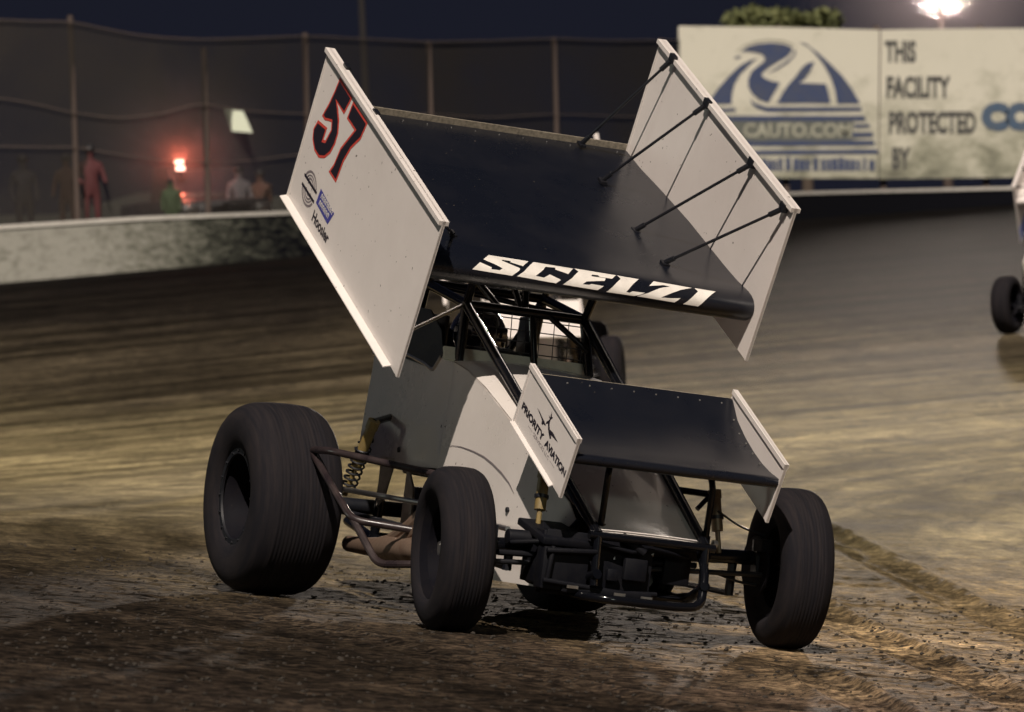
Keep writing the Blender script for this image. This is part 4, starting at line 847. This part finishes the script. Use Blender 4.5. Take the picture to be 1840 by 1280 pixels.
person(40, 99, 1.7, drk, 'person in dark clothes standing at the far left behind the fence', .2, .0, 280)
person(306, 103.5, 1.25, grn, 'short person in a green vest by the red-lit dark truck', 0, 0, 322)
person(428, 104.5, 1.65, greyc, 'person in pale grey standing right of the dark truck', .2, .3, 300)
person(466, 104.5, 1.6, brn, 'person in dull brown standing behind the fence, rightmost of the group', -.3, .1, 306)
# dark truck with a red beacon between two fence posts
tx = at(345, 300, 106); g0 = tx.z - 1.75
trk = empty('pickup_truck', 'dark pickup truck with lit red beacon on its roof behind the fence', 'truck', (tx.x, 106, g0)); trk.rotation_euler = (0, 0, math.radians(18))
dk = mat('truck_paint', (.03, .03, .035), .3, coat=.5, dirt=(.10, .09, .08), dscale=3, damt=.5)
def prof(pts, w, name, m, par, bev=.02):
    A = [(-w / 2, -p[0], p[1]) for p in pts]; B = [(w / 2, -p[0], p[1]) for p in pts]; return MB().prism([Vector(a) for a in A], [Vector(b2_) for b2_ in B]).build(name, m, par, bevel=bev)
prof([(2.6, .45), (2.62, .85), (2.5, 1.0), (1.3, 1.1), (-2.5, 1.1), (-2.55, .45)], 1.8, 'body', dk, trk, .05)
prof([(1.35, 1.10), (.75, 1.72), (-.35, 1.75), (-.6, 1.10)], 1.5, 'cab', dk, trk, .05)
MB().add([(-.66, -1.20, 1.17), (.66, -1.20, 1.17), (.60, -.80, 1.62), (-.60, -.80, 1.62)], [(0, 1, 2, 3)]).build('windscreen', M['helmet'], trk, xf=lambda v: (v[0], v[1] - .07, v[2] + .02))
for sx_ in (-1, 1):
    for yy in (-1.65, 1.6):
        w_ = MB().lathe([(-.11, .10), (-.12, .30), (-.09, .38), (.09, .38), (.12, .30), (.11, .10)], 28, 'x' if 0 else 'y').build('wheel', M['rubber'], trk, xf=lambda v, s=sx_, y_=yy: (v[1] + s * .86, v[0] + y_, v[2] + .38))
        MB().lathe([(-.115, .02), (-.118, .22), (.118, .22), (.115, .02)], 20, 'y').build('rim', M['alum'], w_, xf=lambda v, s=sx_, y_=yy: (v[1] + s * .86, v[0] + y_, v[2] + .38))
    MB().box((sx_ * .72, -2.63, .82), (.26, .04, .16)).build('headlight', M['chrome'], trk, bevel=.01)
MB().box((0, -2.62, .78), (.9, .05, .22)).build('grille', M['flat'], trk); MB().box((0, -2.66, .52), (1.8, .12, .14)).build('bumper', M['alum'], trk, bevel=.02)
em = bpy.data.materials.new('beacon_glow'); t, b = nodes(em); b.inputs['Emission Color'].default_value = (1, .55, .42, 1); b.inputs['Emission Strength'].default_value = 9
rl = at(323, 296, 105.0); bz_ = at(323, 289, 105.0)
Ti = Matrix.Rotation(-math.radians(18), 4, 'Z') @ Matrix.Translation((-tx.x, -106, -g0))
for k, py in enumerate((291, 303)):
    p_ = Ti @ at(322 + k * 2, py, 104.6); MB().box(p_, (.16, .08, .075)).build('beacon_lamp', em, trk, bevel=.01)
p_ = Ti @ at(323, 303, 104.8); MB().box((p_.x, p_.y + .06, (p_.z + 1.1) / 2), (.05, .05, p_.z - 1.1 + .3)).build('beacon_mount', M['flat'], trk)
pl = bpy.data.lights.new('beacon_light', 'POINT'); pl.energy = 80; pl.color = (1, .18, .10); pl.shadow_soft_size = .08
po = bpy.data.objects.new('beacon_light', pl); COL.objects.link(po); po.location = at(323, 284, 104.4)

# ------------------------------------------------------------------ dust glowing in the light of the two lamps
def dust(name, c, R, dens, col):
    m = bpy.data.materials.new(name); m.use_nodes = True; t = m.node_tree; t.nodes.clear()
    out = t.nodes.new('ShaderNodeOutputMaterial'); v = t.nodes.new('ShaderNodeVolumePrincipled'); v.inputs['Color'].default_value = (*col, 1)
    tc = t.nodes.new('ShaderNodeTexCoord'); g = t.nodes.new('ShaderNodeTexGradient'); g.gradient_type = 'QUADRATIC_SPHERE'
    t.links.new(tc.outputs['Object'], g.inputs[0]); k = t.nodes.new('ShaderNodeMath'); k.operation = 'MULTIPLY'; k.inputs[1].default_value = dens
    t.links.new(g.outputs['Fac'], k.inputs[0]); t.links.new(k.outputs[0], v.inputs['Density']); t.links.new(v.outputs[0], out.inputs['Volume'])
    o = MB().sphere((0, 0, 0), 1.0, 16).build(name, m); o.location = c; o.scale = R; return tag(o, kind='stuff')
dust('dust_haze', at(323, 262, 104.6), (2.3, 1.5, 2.0), .32, (.9, .8, .75))
dust('dust_haze', (LAMP.x, LAMP.y - 3.0, LAMP.z), (6.0, 2.6, 5.0), .30, (.95, .84, .86))
pl2 = bpy.data.lights.new('floodlight_spill', 'POINT'); pl2.energy = 480; pl2.color = (1, .82, .74); pl2.shadow_soft_size = .8
po2 = bpy.data.objects.new('floodlight_spill', pl2); COL.objects.link(po2); po2.location = (LAMP.x, LAMP.y - .8, LAMP.z)
